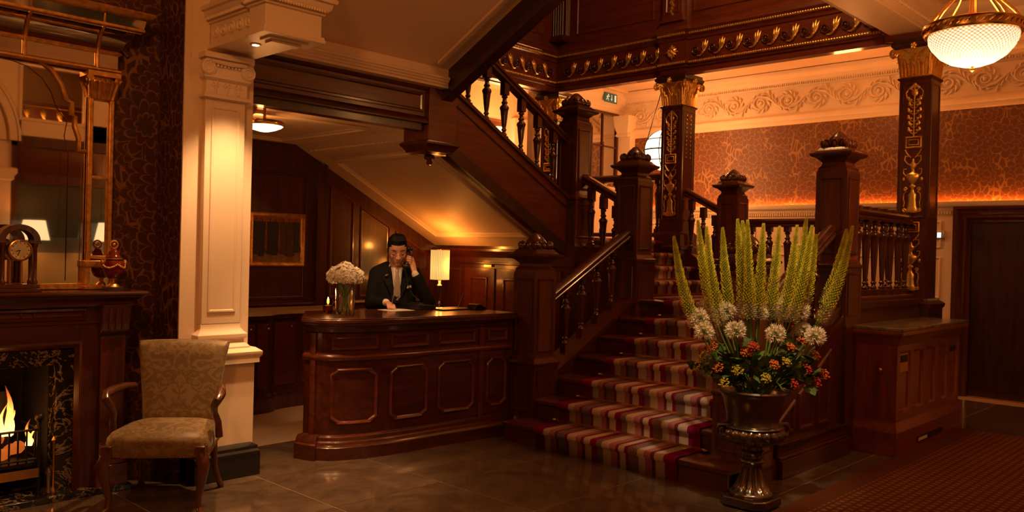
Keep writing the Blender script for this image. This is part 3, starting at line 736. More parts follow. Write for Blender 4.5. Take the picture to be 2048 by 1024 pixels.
# plinth and spandrel on the right-hand side
MB().box(7.05, 8.95, 2.74, 3.0, .0, 1.17).box(7.05, 8.95, 2.72, 3.02, 1.15, 1.2).box(7.05, 8.95, 2.71, 3.02, .98, 1.01).build('landing_plinth', M['woodx'], st)
MB().prism([(5.58, 0), (6.8, 0), (6.8, NL(6.8)-.02), (5.58, NL(5.58)-.02)], lambda u, v, w_: (u, w_, v), 2.74, 2.86).build('spandrel', M['woodx'], st)
MB().box(5.6, 6.8, 2.665, 2.76, 0, .13).box(5.6, 6.8, 2.68, 2.76, .13, .15).box(5.6, 6.8, 2.70, 2.76, .15, .22).box(5.6, 6.8, 2.69, 2.76, .22, .24).build('spandrel_base', M['woodx'], st, bevel=.004)
for a, b_ in ((5.66, 5.92), (5.98, 6.24), (6.30, 6.54)):
    MB().mold([(a, .28), (b_, .28), (b_, NL(b_)-.14), (a, NL(a)-.14)], pm, faceY(2.74)).build('spandrel_panel', M['wood_red'], st)
# drop post at the head of flight 3, and the level beam
dp = MB().box(4.74, 5.06, 5.54, 5.88, 2.46, 3.0)
dp.build('drop_post', M['wood_red'], st, bevel=.004)
MB().sqlathe([(.17, 2.50), (.19, 2.485), (.19, 2.47), (.175, 2.455), (.165, 2.44), (.15, 2.42), (.15, 2.405), (.12, 2.39), (.10, 2.385)], T(4.90, 5.71, 0)).lathe([(.001, 2.30), (.02, 2.305), (.028, 2.325), (.02, 2.345), (.045, 2.355), (.05, 2.375), (.03, 2.39)], 16, T(4.90, 5.71, 0)).build('drop_finial', WD, st)
MB().box(2.96, 4.76, 5.58, 5.70, 2.66, 2.96).build('beam', M['wood_red'], st)
MB().mold(rect(3.0, 4.70, 2.73, 2.90), [(0, .002), (.004, .012), (.02, .014), (.03, .003)], faceY(5.58)).build('beam_panel', M['woodx'], st)
MB().sweep([(2.95, 5.58, 2.92), (4.76, 5.58, 2.92)], [(0, 0), (.02, .005), (.035, .03), (.035, .045), (0, .05)]).sweep([(2.95, 5.58, 2.65), (4.76, 5.58, 2.65)], [(-.1, -.01), (.03, -.01), (.03, .012), (.015, .03), (.0, .05), (-.1, .05)]).build('beam_moulding', M['woodx'], st)
MB().box(2.96, 4.76, 5.60, 5.71, 2.58, 2.67).build('beam_underboard', M['wood_dark'], st)
# flight 4: plaster soffit and dark string rising over the hall
Z4 = lambda y: 2.983+.52*(5.75-y)
MB().prism([(5.50, Z4(5.5)), (3.02, Z4(3.02)), (3.02, Z4(3.02)+.2), (5.50, Z4(5.5)+.2)], lambda u, v, w_: (w_, u, v), 4.84, 4.98).build('string_board', M['wood_dark'], st)
MB().prism([(5.60, Z4(5.60)-.235), (3.02, Z4(3.02)-.235), (3.02, Z4(3.02)+.05), (5.60, Z4(5.6)+.05)], lambda u, v, w_: (w_, u, v), 4.88, 5.0).build('string_board', M['wood_dark'], st)
so4 = structE('ceiling_stair', 'cream plaster soffit of the upper flight above the reception beam', 'ceiling', (4, 4.5, 3.2))
MB().prism([(5.50, Z4(5.5)-.02), (3.02, Z4(3.02)-.02), (3.02, Z4(3.02)+.1), (5.5, Z4(5.5)+.1)], lambda u, v, w_: (w_, u, v), 2.96, 4.88).build('soffit', M['cream_ceil'], so4)
MB().box(2.9, 4.9, 5.46, 5.62, 2.95, 3.14).build('fascia', M['cream'], so4)
MB().sweep([(2.96, 5.46, 2.97), (4.86, 5.46, 2.97)], [(0, 0), (.015, .004), (.02, .02), (.03, .025), (.035, .04), (.045, .045), (.048, .06), (.04, .068), (0, .075)]).build('cornice', M['cream'], so4)
MB().prism([(5.40, Z4(5.4)-.045), (3.02, Z4(3.02)-.045), (3.02, Z4(3.02)-.015), (5.4, Z4(5.4)-.015)], lambda u, v, w_: (w_, u, v), 4.70, 4.75).build('soffit_bead', M['cream'], so4)
# ------------------------------------------------------------------ stair runner
def ribbon(name, path, a0, a1, mat, parent=None):
    """carpet strip: path of points (3D centre line), a0,a1 offset vectors of both edges"""
    me = bpy.data.meshes.new(name); vs = []; fs = []; uvs = []
    d = [0]
    for p, q in zip(path, path[1:]): d.append(d[-1]+(Vector(q)-Vector(p)).length)
    N = 2
    for p in path: vs += [tuple(Vector(p)+Vector(a0)), tuple(Vector(p)+Vector(a1))]
    for i in range(len(path)-1): fs.append((2*i, 2*i+1, 2*i+3, 2*i+2))
    me.from_pydata(vs, [], fs); uv = me.uv_layers.new(name='UVMap')
    for f in me.polygons:
        for li in f.loop_indices:
            vi = me.loops[li].vertex_index; uv.data[li].uv = (vi % 2, d[vi//2])
    me.shade_smooth(); me.set_sharp_from_angle(angle=math.radians(60))
    o = link(name, me, mat, parent); s = o.modifiers.new('solid', 'SOLIDIFY'); s.thickness = .01; s.offset = 0
    return o
def steps_path(n, fx, fz, first, end):
    P = [first]
    for k in range(1, n+1):
        x, z = fx(k), fz(k)
        P += [(x+.012, z-.045), (x-.008, z-.03), (x-.010, z-.012), (x-.002, z+.004), (x+.02, z+.007)]
        if k < n: P += [(fx(k+1)+.012, z+.007)]
    P.append(end); return P
rn = thing('stair_runner', 'crimson and cream striped carpet runner on the mahogany stairs', 'carpet', (5.0, 3.79, 0))
p1_ = steps_path(7, NX, lambda k: RI*k, (5.0, .0), (8.55, RI*7+.007))
ribbon('runner_flight', [(x, 0, z) for x, z in p1_], (0, 4.447, 0), (0, 3.137, 0), M['runner'], rn)
p2_ = steps_path(4, lambda k: 4.95+.25*(k-1), lambda k: 1.12+.15*k, (4.962, 1.128), (7.5, 1.727))
ribbon('runner_flight', [(0, y, z) for y, z in p2_], (7.02, 0, 0), (8.55, 0, 0), M['runner'], rn)
ribbon('runner_landing', [(7.0, 0, 1.1285), (8.56, 0, 1.1285)], (0, 4.93, 0), (0, 3.05, 0), M['runner'], rn)
for k in range(1, 8):
    x, z = NX(k+1)+.004 if k < 7 else None, RI*k+.012
    if k == 7: break
    rod = MB().box(x-.012, x-.004, 3.10, 4.485, z, z+.022).build('stair_rod', M['brass'], st)
    for yy in (3.10, 4.485):
        MB().ball((x-.012, yy, z+.011), .013, 8, 6).lathe([(.006, 0), (.014, .012), (.008, .022), (.001, .032)], 8, T(x-.012, yy, z+.011) @ RX(PI/2 if yy < 4 else -PI/2)).build('finial', M['brass'], rod)
for k in range(1, 5):
    y = 4.95+.25*(k-1)
    MB().box(7.0, 8.57, y-.008, y, 1.12+.15*(k-1)+.012, 1.12+.15*(k-1)+.03).build('stair_rod', M['brass'], st)
# ------------------------------------------------------------------ gilded columns
G = M['gold']
def ornament(full=True):
    b = MB(); fn = lambda u, v, w_: (-w_, u, v)
    def tb(pts, r, out=.006): b.tube([fn(u, v, out) for u, v in pts], r, 5)
    def bl(u, v, r, su=1, sv=1): b.ball(fn(u, v, .004), r, 6, 5, (.5, su, sv))
    def vasep(v0, prof):      # flattened turned body
        b.lathe(prof, 14, Matrix.Translation((0, 0, v0)) @ SC(.28, 1, 1))
    # bell-shaped foot with volutes
    vasep(0.0, [(.05, 0), (.066, .02), (.045, .06), (.036, .13), (.040, .18), (.02, .20), (.012, .24), (.03, .255), (.03, .265), (.01, .28)])
    for s in (-1, 1):
        tb(*[spiral_uv(s*.066, .028, .022, 1.4, -s, PI/2)], r=.006)
        tb([(s*.05, .21), (s*.075, .19), (s*.08, .14), (s*.07, .10), (s*.078, .06)], .006)
        tb(*[spiral_uv(s*.06, .235, .02, 1.4, s, -PI/2)], r=.006)
    vasep(.28, [(.01, 0), (.028, .02), (.06, .06), (.066, .09), (.05, .105), (.02, .115), (.012, .14), (.02, .16), (.036, .18), (.03, .20), (.012, .215), (.008, .25)])
    for s in (-1, 1):
        tb([(s*.06, .36), (s*.085, .39), (s*.083, .43), (s*.06, .43)], .006)
        bl(s*.083, .33, .012, 1, 1.8)
        tb([(s*.01, .46), (s*.05, .48), (s*.078, .52), (s*.07, .56), (s*.045, .55)], .007)
        tb([(s*.02, .54), (s*.06, .585), (s*.075, .62)], .007)
    # tablet
    tb([(-.07, .64), (.07, .64), (.07, .74), (-.07, .74), (-.07, .64)], .010); tb([(-.045, .665), (.045, .665), (.045, .715), (-.045, .715), (-.045, .665)], .005)
    if full:
        tb([(0, .74), (0, 1.25)], .007)
        for v, w_ in ((.80, .055), (.86, .05), (.92, .06), (.99, .06), (1.05, .052), (1.10, .06)):
            for s in (-1, 1):
                tb([(0, v-.03), (s*w_*.5, v-.015), (s*w_, v+.02)], .005)
                bl(s*w_*.9, v+.02, .018, .8, 1.4); bl(s*w_*.5, v+.006, .012, 1.2, .9)
        for s in (-1, 1):
            tb([(s*.02, 1.10), (s*.07, 1.13), (s*.08, 1.18), (s*.05, 1.22), (s*.02, 1.20)], .007)
        vasep(1.14, [(.01, 0), (.03, .02), (.035, .045), (.02, .06), (.03, .07)])
        for k in range(7): bl(-.036+k*.012, 1.225+.02*math.sin(k*PI/6), .016)
        bl(0, 1.255, .018)
    me = b.mesh('gilt_ornament', 60); me.materials.append(G); return me
def spiral_uv(cu, cv, r0, turns, sg, start, n=14):
    return [(cu+r0*(1-i/n*.8)*math.cos(start+sg*turns*2*PI*i/n), cv+r0*(1-i/n*.8)*math.sin(start+sg*turns*2*PI*i/n)) for i in range(n+1)]
OM = ornament(True); OM2 = ornament(False)
def drops():
    b = MB(); fn = lambda u, v, w_: (-w_, u, v)
    for s in (-1, 1):
        for k in range(11): b.ball(fn(s*.045, -.05*k, .004), .013-.0006*k, 6, 4, (.5, .9, 1.5))
    b.tube([fn(u, .03-.9*(.045-abs(u)) if False else .02-.05*math.cos(u/.045*PI/2), .005) for u in [-.045+.009*i for i in range(11)]], .007, 5)
    me = b.mesh('gilt_drops', 60); me.materials.append(G); return me
DM = drops()
def capital(name, x, y, par, s=1.0):
    """gilt composite capital, z 3.36..3.73"""
    c = MB()
    prof = [(.145, 3.36), (.138, 3.38), (.135, 3.44), (.142, 3.52), (.165, 3.60), (.18, 3.64)]
    vs = []; fs = []; n = 24
    for r, z in prof:
        for k in range(n):
            a = 2*PI*k/n; q = max(abs(math.cos(a)), abs(math.sin(a))); fl_ = 1-.03*(k % 2)
            vs.append((x+r*fl_*math.cos(a)/q, y+r*fl_*math.sin(a)/q, z))
    for i in range(len(prof)-1):
        for k in range(n): fs.append((i*n+k, i*n+(k+1) % n, (i+1)*n+(k+1) % n, (i+1)*n+k))
    c.add(vs, fs)
    o = c.build(name, G, par, smooth=25)
    lv = MB()
    for a in range(4):
        R_ = T(x, y, 0) @ RZ(a*PI/2)
        for k in range(9):
            u = -.13+k*.0325; h = .17+.05*math.cos(k*PI/2)
            lv.tube([R_ @ Vector((u, -.14, 3.37)), R_ @ Vector((u*1.02, -.15, 3.37+h*.5)), R_ @ Vector((u*1.1, -.172, 3.37+h)), R_ @ Vector((u*1.12, -.192, 3.37+h-.02))], [.013, .016, .012, .005], 5)
        for s_ in (-1, 1):    # stalks and volutes
            lv.tube([R_ @ Vector((s_*.01, -.16, 3.48)), R_ @ Vector((s_*.05, -.185, 3.58)), R_ @ Vector((s_*.12, -.20, 3.63)), R_ @ Vector((s_*.17, -.205, 3.62))], .009, 5)
            pts = [R_ @ Vector((s_*.185+.045*(1-i/20*.85)*math.cos(PI/2-s_*i/20*2*PI*1.9), -.205, 3.595+.045*(1-i/20*.85)*math.sin(PI/2-s_*i/20*2*PI*1.9))) for i in range(21)]
            lv.tube(pts, .010, 5)
        lv.ball(tuple(R_ @ Vector((0, -.205, 3.655))), .034, 8, 6, (1, .6, 1.1))
        for k in range(5): lv.ball(tuple(R_ @ Vector((.02*math.cos(k*1.26), -.225, 3.655+.02*math.sin(k*1.26)))), .014, 6, 4)
    lv.build('acanthus_leaves', G, o)
    MB().sqlathe([(.19, 3.64), (.205, 3.655), (.215, 3.67), (.215, 3.69), (.20, 3.70), (.20, 3.73)], T(x, y, 0)).build('abacus', M['wood_dark'], o)
    return o
def column(x, y, zb, label, faces, low=False):
    o = thing('column', label, 'column', (x, y, zb))
    MB().sqlathe([(.145, zb), (.145, 3.33), (.16, 3.34), (.165, 3.355), (.14, 3.365)], T(x, y, 0)).build('shaft', M['wood'], o)
    pn = MB()
    for a in range(4):
        R_ = T(x, y, 0) @ RZ(a*PI/2); fn = lambda u, v, w_: tuple(R_ @ Vector((u, -.145-w_, v)))
        pn.mold(rect(-.12, .12, max(zb+.1, 1.98), 3.30), [(0, 0), (.003, .006), (.012, .007), (.018, 0)], fn)
    pn.build('shaft_panel', M['wood'], o)
    capital('capital', x, y, o)
    q = link('gilt_ornament', OM, None, o); q.location = (x-.146, y, 2.03)
    if low:
        q = link('gilt_ornament', OM2, None, o); q.location = (x-.146, y, 1.27); q.scale = (1, 1, .9)
    if faces:
        q = link('gilt_drops', DM, None, o); q.location = (x, y-.146, 3.24); q.rotation_euler = (0, 0, PI/2)
    return o
c1 = column(8.80, 5.64, 1.84, 'mahogany column with gilded candelabra ornament and hanging bellflower drops by the upper steps', True)
MB().sqlathe([(.20, 1.12), (.20, 1.62), (.215, 1.63), (.215, 1.66), (.19, 1.68), (.185, 1.72), (.185, 1.80), (.175, 1.82), (.16, 1.84)], T(8.80, 5.64, 0)).build('pedestal', M['wood'], c1)
c2 = column(8.80, 2.86, 1.2, 'tall mahogany column with gilded arabesque standing above the marble topped cabinet', False, True)
MB().sqlathe([(.20, 0), (.20, 1.10), (.215, 1.12), (.22, 1.15), (.20, 1.165), (.18, 1.18), (.17, 1.2)], T(8.80, 2.86, 0)).build('pedestal', M['wood'], c2)
c3 = column(8.80, 7.60, 1.84, 'gilt topped mahogany column behind the tallest newel post', False)
MB().sqlathe([(.20, 1.72), (.20, 1.80), (.16, 1.84)], T(8.80, 7.60, 0)).build('pedestal', M['wood'], c3)
# ------------------------------------------------------------------ gallery front with gilt wave scroll
gf = thing('gallery_front', 'mahogany gallery front with gilded wave scrolls and bead mouldings over the columns', 'gallery', (8.8, 5.2, 3.73))
WP = M['wood_pan']
def entab(p0, p1, nrm, name):
    """one straight run of the entablature from p0 to p1 (plan), facing nrm"""
    up = (0, 0, 1)
    prof = [(0, 3.73), (.0, 3.80), (.02, 3.805), (.02, 3.83), (.035, 3.84), (.035, 3.865), (.01, 3.88), (.01, 4.12), (.025, 4.13), (.03, 4.16), (.05, 4.18), (.05, 4.205), (.06, 4.21), (.075, 4.235), (.05, 4.25), (.045, 4.29), (.02, 4.31), (.02, 4.36), (.0, 4.37), (0, 5.6), (-.12, 5.6), (-.12, 3.73)]
    return prof
PR = entab(0, 0, 0, 0)
path = [(6.0, 7.52, 0), (8.68, 7.52, 0), (8.68, 2.9, 0)]
MB().sweep(path, PR).build('entablature', WP, gf)
# break over the columns
for yy in (5.64, 2.98):
    MB().sweep([(8.70, yy+.18, 0), (8.64, yy+.18, 0), (8.64, yy-.18, 0), (8.70, yy-.18, 0)], PR).build('column_block', WP, gf)
    MB().box(8.60, 8.66, yy-.13, yy+.13, 4.40, 5.6).mold(rect(yy-.10, yy+.10, 4.46, 5.4), [(0, 0), (.004, .01), (.02, .01), (.03, 0)], faceX(8.60)).build('upper_pilaster', WP, gf)
for k in range(3):
    MB().box(8.60-.015+k*.008, 8.66, 5.64-.16+k*.012, 5.64+.16-k*.012, 4.36+.03*k, 4.40+.03*k).build('pilaster_base', WP, gf)
# corner pilaster, reeded
cp = MB().box(8.58, 8.70, 7.30, 7.54, 4.40, 5.6)
for k in range(5):
    cp.tube([(8.575, 7.34+k*.04, 4.46), (8.575, 7.34+k*.04, 5.5)], .014, 6); 
for k in range(4): cp.tube([(8.60+k*.03, 7.30, 4.46), (8.60+k*.03, 7.30, 5.5)], .012, 6)
cp.sqlathe([(.10, 4.38), (.11, 4.40), (.10, 4.43), (.085, 4.46)], T(8.62, 7.40, 0)); cp.build('reeded_pilaster', M['wood'], gf)
MB().mold([(5.95, 4.45), (5.95, 5.4), (7.18, 5.4), (7.18, 4.45)], pm, faceX(8.68)).build('panel', WP, gf)
MB().mold([(3.3, 4.45), (3.3, 5.4), (5.4, 5.4), (5.4, 4.45)], pm, faceX(8.68)).build('panel', WP, gf)
MB().mold(rect(6.2, 8.4, 4.45, 5.4), pm, faceY(7.52)).build('panel', WP, gf)
# gilt beads
bt = MB().ball((0, 0, 0), .014, 6, 4, (1, 1, 1)).mesh('bead', 60); bt.materials.append(G)
def beadrow(pts_fn, n, name='gilt_bead_row', r=.0145):
    b = MB()
    for i in range(n): b.ball(pts_fn(i/(n-1)), r, 5, 4, (1, 1, 1.15))
    o = b.build(name, G, gf, smooth=60); o['kind'] = 'stuff'; return o
for z, off in ((4.195, .056), (3.853, .043)):
    beadrow(lambda t: (8.68-off, 7.45-t*(7.45-5.84), z), 58)
    beadrow(lambda t: (8.64-off, 5.82-t*.36, z), 14)
    beadrow(lambda t: (8.68-off, 5.44-t*(5.44-3.18), z), 80)
    beadrow(lambda t: (6.2+t*2.42, 7.52-off, z), 86)
# wave scrolls
def wave():
    b = MB(); fn = lambda u, v, w_: (-w_, u, v)
    pts = [fn(.02-.055*(1-i/22*.85)*math.cos(-.4-i/22*2*PI*1.7), -.005+.055*(1-i/22*.85)*math.sin(-.4-i/22*2*PI*1.7), .008) for i in range(23)]
    b.tube(pts, [.013*(1-i/40) for i in range(23)], 6); b.ball(fn(.02, -.003, .012), .016, 8, 6)
    me = b.mesh('wave_scroll', 60); me.materials.append(M['wood']); 
    g = MB()
    g.tube([fn(-.055, -.06, .01), fn(-.03, -.068, .012), fn(0.0, -.062, .012)], [.004, .009, .004], 5)
    g.tube([fn(-.02, -.068, .01), fn(-.055, -.055, .014), (fn(-.075, -.02, .016)), fn(-.08, .02, .016)], [.004, .011, .015, .012], 6)
    for pts, rs_ in (([(-.078, -.03), (-.086, .025), (-.094, .080)], [.014, .021, .003]), ([(-.078, -.03), (-.102, .02), (-.120, .066)], [.012, .017, .002]), ([(-.078, -.03), (-.068, .02), (-.066, .066)], [.012, .017, .002])):
        q = catmull([Vector(p) for p in pts], 4); n_ = len(q)-1
        g.tube([fn(p.x, p.y, .016) for p in q], [rs_[0]+(rs_[1]-rs_[0])*(2*k/n_) if k <= n_/2 else rs_[1]+(rs_[2]-rs_[1])*(2*k/n_-1) for k in range(n_+1)], 6)
    gm = g.mesh('gilt_leaf', 60); gm.materials.append(G); return me, gm
WM, GMe = wave()
def put_wave(loc, rz, mirror=1):
    o = link('wave_scroll', WM, None, gf); o.location = loc; o.rotation_euler = (0, 0, rz); o.scale = (1, mirror, 1)
    q = link('gilt_leaf', GMe, None, o); q.scale = (1.2, 1.25, 1.2)
for y in [7.30-.222*k for k in range(7)]+[5.32-.222*k for k in range(10)]: put_wave((8.67, y, 3.995), 0)
for x in [8.52-.222*k for k in range(10)]: put_wave((x, 7.51, 3.995), PI/2, -1)
# rosette block
rs = MB()
for k in range(12):
    a = k*PI/6; L = .085 if k % 3 == 0 else .07
    rs.tube([(8.618, 5.64, 3.995), (8.606, 5.64+L*.6*math.cos(a), 3.995+L*.6*math.sin(a)), (8.618, 5.64+L*math.cos(a), 3.995+L*math.sin(a))], [.01, .018, .006], 6)
rs.ball((8.605, 5.64, 3.995), .022, 8, 6).build('gilt_rosette', G, gf)
r2 = MB()
for k in range(6): r2.ball((8.592, 5.64+.012*math.sin(k*2.1), 4.62-.035*k), .026-.002*k, 6, 5, (.5, 1, 1.3))
r2.build('gilt_drop', G, gf)
# ------------------------------------------------------------------ reception desk
dk_pts = [(3.47, 5.40), (3.50, 5.28), (3.57, 5.19), (3.70, 5.12), (3.93, 5.065), (4.2, 5.042), (4.5, 5.03), (4.94, 5.0), (5.24, 4.985)]
DC = catmull(dk_pts); DS = [0]
for a, b in zip(DC, DC[1:]): DS.append(DS[-1]+(b-a).length)
DL = DS[-1]
def dfn(s, z, w_):
    s = max(0, min(DL, s)); i = 0
    while i < len(DS)-2 and DS[i+1] < s: i += 1
    t = (s-DS[i])/max(1e-6, DS[i+1]-DS[i]); p = DC[i].lerp(DC[i+1], t)
    d = (DC[min(i+2, len(DC)-1)]-DC[max(i-1, 0)]).normalized()
    return (p.x+d.y*w_, p.y-d.x*w_, z)
DZ = 1.035
dk_ = thing('reception_desk', 'curved mahogany reception desk with raised panels beside the stair newel', 'desk', (4.3, 5.3, 0))
def dband(name, prof, mat, s0=0, s1=None, n=50, parent=None):
    s1 = DL if s1 is None else s1
    b = MB(); rings = []
    for i in range(n+1):
        s = s0+(s1-s0)*i/n; rings.append([dfn(s, z, w_) for w_, z in prof])
    b.loft(rings); return b.build(name, mat, parent or dk_)
WR = M['wood_red']
dband('front_board', [(0, .1), (0, .98), (-.04, .98), (-.04, .1)], M['woodx'])
dband('base_plinth', [(.06, 0), (.06, .09), (.05, .10), (.045, .125), (.03, .135), (.025, .16), (.005, .175), (-.04, .175), (-.04, 0)], M['woodx'])
dband('mid_moulding', [(.0, .715), (.012, .72), (.022, .735), (.022, .75), (.012, .762), (0, .77), (-.01, .77), (-.01, .715)], M['wood_red'])
dband('under_moulding', [(0, .92), (.02, .93), (.03, .96), (.04, .975), (.04, .985), (-.04, .985), (-.04, .92)], M['woodx'])
# panels
def notch(a, b, z0, z1, c): return [(a+c, z0), (b-c, z0), (b-c, z0+c*.35), (b, z0+c), (b, z1-c), (b-c, z1-c*.35), (b-c, z1), (a+c, z1), (a+c, z1-c*.35), (a, z1-c), (a, z0+c), (a+c, z0+c*.35)]
def dense(poly, st_=.05):
    out = []
    for p, q in zip(poly, poly[1:]+poly[:1]):
        n = max(1, int(math.hypot(q[0]-p[0], q[1]-p[1])/st_))
        for k in range(n): out.append((p[0]+(q[0]-p[0])*k/n, p[1]+(q[1]-p[1])*k/n))
    return out
pmd = [(0, 0), (.004, .012), (.012, .018), (.022, .012), (.03, .003)]
def s_of_x(x):
    for i in range(len(DC)-1):
        if DC[i].x <= x <= DC[i+1].x: return DS[i]+(x-DC[i].x)/(DC[i+1].x-DC[i].x)*(DS[i+1]-DS[i])
    return DL
for a, b in ((3.56, 3.90), (4.0, 4.36), (4.46, 4.84), (4.97, 5.20)):
    sa, sb = s_of_x(a), s_of_x(b)
    q = MB().mold(dense(notch(sa, sb, .245, .665, .045)), pmd, dfn); q.build('panel', WR, dk_)
    MB().mold(dense(rect(sa, sb, .795, .905)), pmd, dfn).build('panel', WR, dk_)
for a in (3.49, 4.905):
    s = s_of_x(a)
    dband('pilaster_strip', [(.014, .15), (.014, .92), (-.01, .92), (-.01, .15)], WR, s-.022, s+.022, 4)
dband('pilaster_foot', [(.085, 0), (.085, .11), (.07, .12), (.065, .15), (.05, .17), (0, .175), (0, 0)], M['woodx'], 0, .16, 8)
# left end and counter top
MB().prism([(3.47, 5.40), (3.50, 5.30), (3.60, 5.42), (3.80, 5.78), (3.74, 5.80)], lambda u, v, w_: (u, v, w_), .0, .98).build('end_board', M['wood'], dk_)
ctop = [dfn(DL*i/40, 0, .085)[:2] for i in range(41)]
poly = [(3.40, 5.34)]+[p for p in ctop if p[1] < 5.33 or p[0] > 3.6]+[(5.26, 5.7), (4.95, 5.72), (4.6, 5.78), (3.76, 5.86)]
t = MB(); t.prism(poly, lambda u, v, w_: (u, v, w_), .985, 1.0)
t.prism([(x_+(4.4-x_)*-.008, y_-.004) for x_, y_ in poly], lambda u, v, w_: (u, v, w_), 1.0, 1.025); t.prism(poly, lambda u, v, w_: (u, v, w_), 1.025, DZ)
t.build('counter_top', M['woodx'], dk_, bevel=.004)
MB().box(4.2, 5.2, 5.45, 5.72, .72, .75).build('work_shelf', M['woodx'], dk_)
# curved sideboard behind
sb_ = thing('sideboard', 'curved dark wood sideboard against the panelled wall under the framed picture', 'cabinet', (4.2, 7.3, 0))
sp = [(3.2, 7.10), (3.7, 7.06), (4.02, 7.04), (4.14, 7.06), (4.25, 7.14), (4.5, 7.18), (5.1, 7.18)]
SCv = catmull([Vector(p) for p in sp], 6)
def sbfn(off, z): 
    out = []
    for i, p in enumerate(SCv):
        d = (SCv[min(i+1, len(SCv)-1)]-SCv[max(i-1, 0)]).normalized(); out.append((p.x+d.y*off, p.y-d.x*off, z))
    return out
def sbslab(name, off, z0, z1, mat):
    a = sbfn(off, z0); pol = [(p[0], p[1]) for p in a]+[(5.1, YB-.07), (3.2, YB-.07)]
    return MB().prism(pol, lambda u, v, w_: (u, v, w_), z0, z1).build(name, mat, sb_)
sbslab('body', 0, .16, .90, M['wood']); sbslab('base_plinth', .05, 0, .13, M['wood']); sbslab('base_moulding', .03, .13, .17, M['wood'])
sbslab('top_moulding', .02, .86, .90, M['wood']); sbslab('top', .04, .90, .935, plain('pale_leather_top', (.50, .36, .22), .35))
for i0, i1 in ((5, 11), (12, 17), (24, 30), (31, 36)):
    rg = []
    for p, q in zip(sbfn(.012, 0)[i0:i1+1], sbfn(0, 0)[i0:i1+1]): rg.append([(p[0], p[1], .22), (p[0], p[1], .82), (q[0], q[1], .82), (q[0], q[1], .22)])
    d = MB().loft(rg).build('door', WR, sb_, bevel=.003)
    e = sbfn(.03, 0)[i1-1]; MB().ball((e[0], e[1], .78), .012, 8, 6).build('knob', M['steel'], d)
# ------------------------------------------------------------------ things on the desk
cz = thing('credenza', 'low dark credenza against the cupboard wall carrying the lit lamp', 'cabinet', (6.3, 6.8, 0))
LZ = .88
MB().box(5.98, 6.63, 5.95, 7.58, 0, .85).build('body', M['wood'], cz, bevel=.004)
MB().box(5.94, 6.63, 5.92, 7.60, .85, LZ).build('top', M['woody'], cz, bevel=.005)
for a in (6.0, 6.53, 7.06): MB().mold(rect(a, a+.48, .12, .78), pm, faceX(5.98)).build('door', M['wood_red'], cz)
dl = thing('desk_lamp', 'lit lamp with pleated yellow cylinder shade and chrome stem on the credenza', 'lamp', (6.2, 7.0, LZ))
lx, ly = 6.2, 7.0
MB().lathe([(.085, LZ), (.085, LZ+.015), (.05, LZ+.028), (.018, LZ+.04), (.015, LZ+.065), (.026, LZ+.08), (.016, LZ+.10), (.02, LZ+.13), (.031, LZ+.24), (.034, LZ+.28), (.018, LZ+.30), (.016, LZ+.36)], 20, T(lx, ly, 0)).build('stem', M['steel'], dl)
b = MB(); n = 72; ring = lambda z, rr: [(lx+(rr+.004*(k % 2))*math.cos(2*PI*k/n), ly+(rr+.004*(k % 2))*math.sin(2*PI*k/n), z) for k in range(n)]
b.loft([ring(LZ+.345, .101), ring(LZ+.675, .101)], cap=False); b.build('shade', M['shade'], dl, smooth=20)
for z in (.343, .673): MB().tube([(lx+.104*math.cos(k*PI/12), ly+.104*math.sin(k*PI/12), LZ+z) for k in range(24)], .0035, 5, True).build('shade_ring', M['brass'], dl)
lamp('desk_lamp_light', 'POINT', (lx, ly, LZ+.70), 7, (1, .32, .045), .04)
lamp('desk_lamp_light', 'POINT', (lx, ly, LZ+.32), 2.5, (1, .32, .045), .03)
lamp('desk_lamp_light', 'POINT', (lx+.13, ly+.13, LZ+.5), 2.5, (1, .31, .04), .06)
lamp('desk_lamp_light', 'POINT', (lx+.02, ly-.16, LZ+.5), 1.5, (1, .31, .04), .05)
# candle
cd_ = thing('candle_glass', 'small lit candle in a dark amber glass on the desk', 'candle', (3.80, 5.60, DZ))
cx, cy = 3.80, 5.60
MB().lathe([(.036, DZ), (.040, DZ+.01), (.040, DZ+.105), (.036, DZ+.105), (.036, DZ+.02), (.001, DZ+.018)], 20, T(cx, cy, 0)).build('glass', glass('amber_glass', (.42, .15, .04), .03), cd_)
MB().lathe([(.035, DZ+.02), (.035, DZ+.06), (.001, DZ+.062)], 16, T(cx, cy, 0)).build('wax', M['cream_petal'], cd_)
MB().lathe([(.002, DZ+.068), (.008, DZ+.078), (.010, DZ+.09), (.006, DZ+.11), (.001, DZ+.125)], 10, T(cx, cy, 0)).build('flame', emis('candle_flame', (1, .62, .18), 14), cd_)
lamp('candle_light', 'POINT', (cx, cy, DZ+.17), .6, (1, .5, .15), .02)
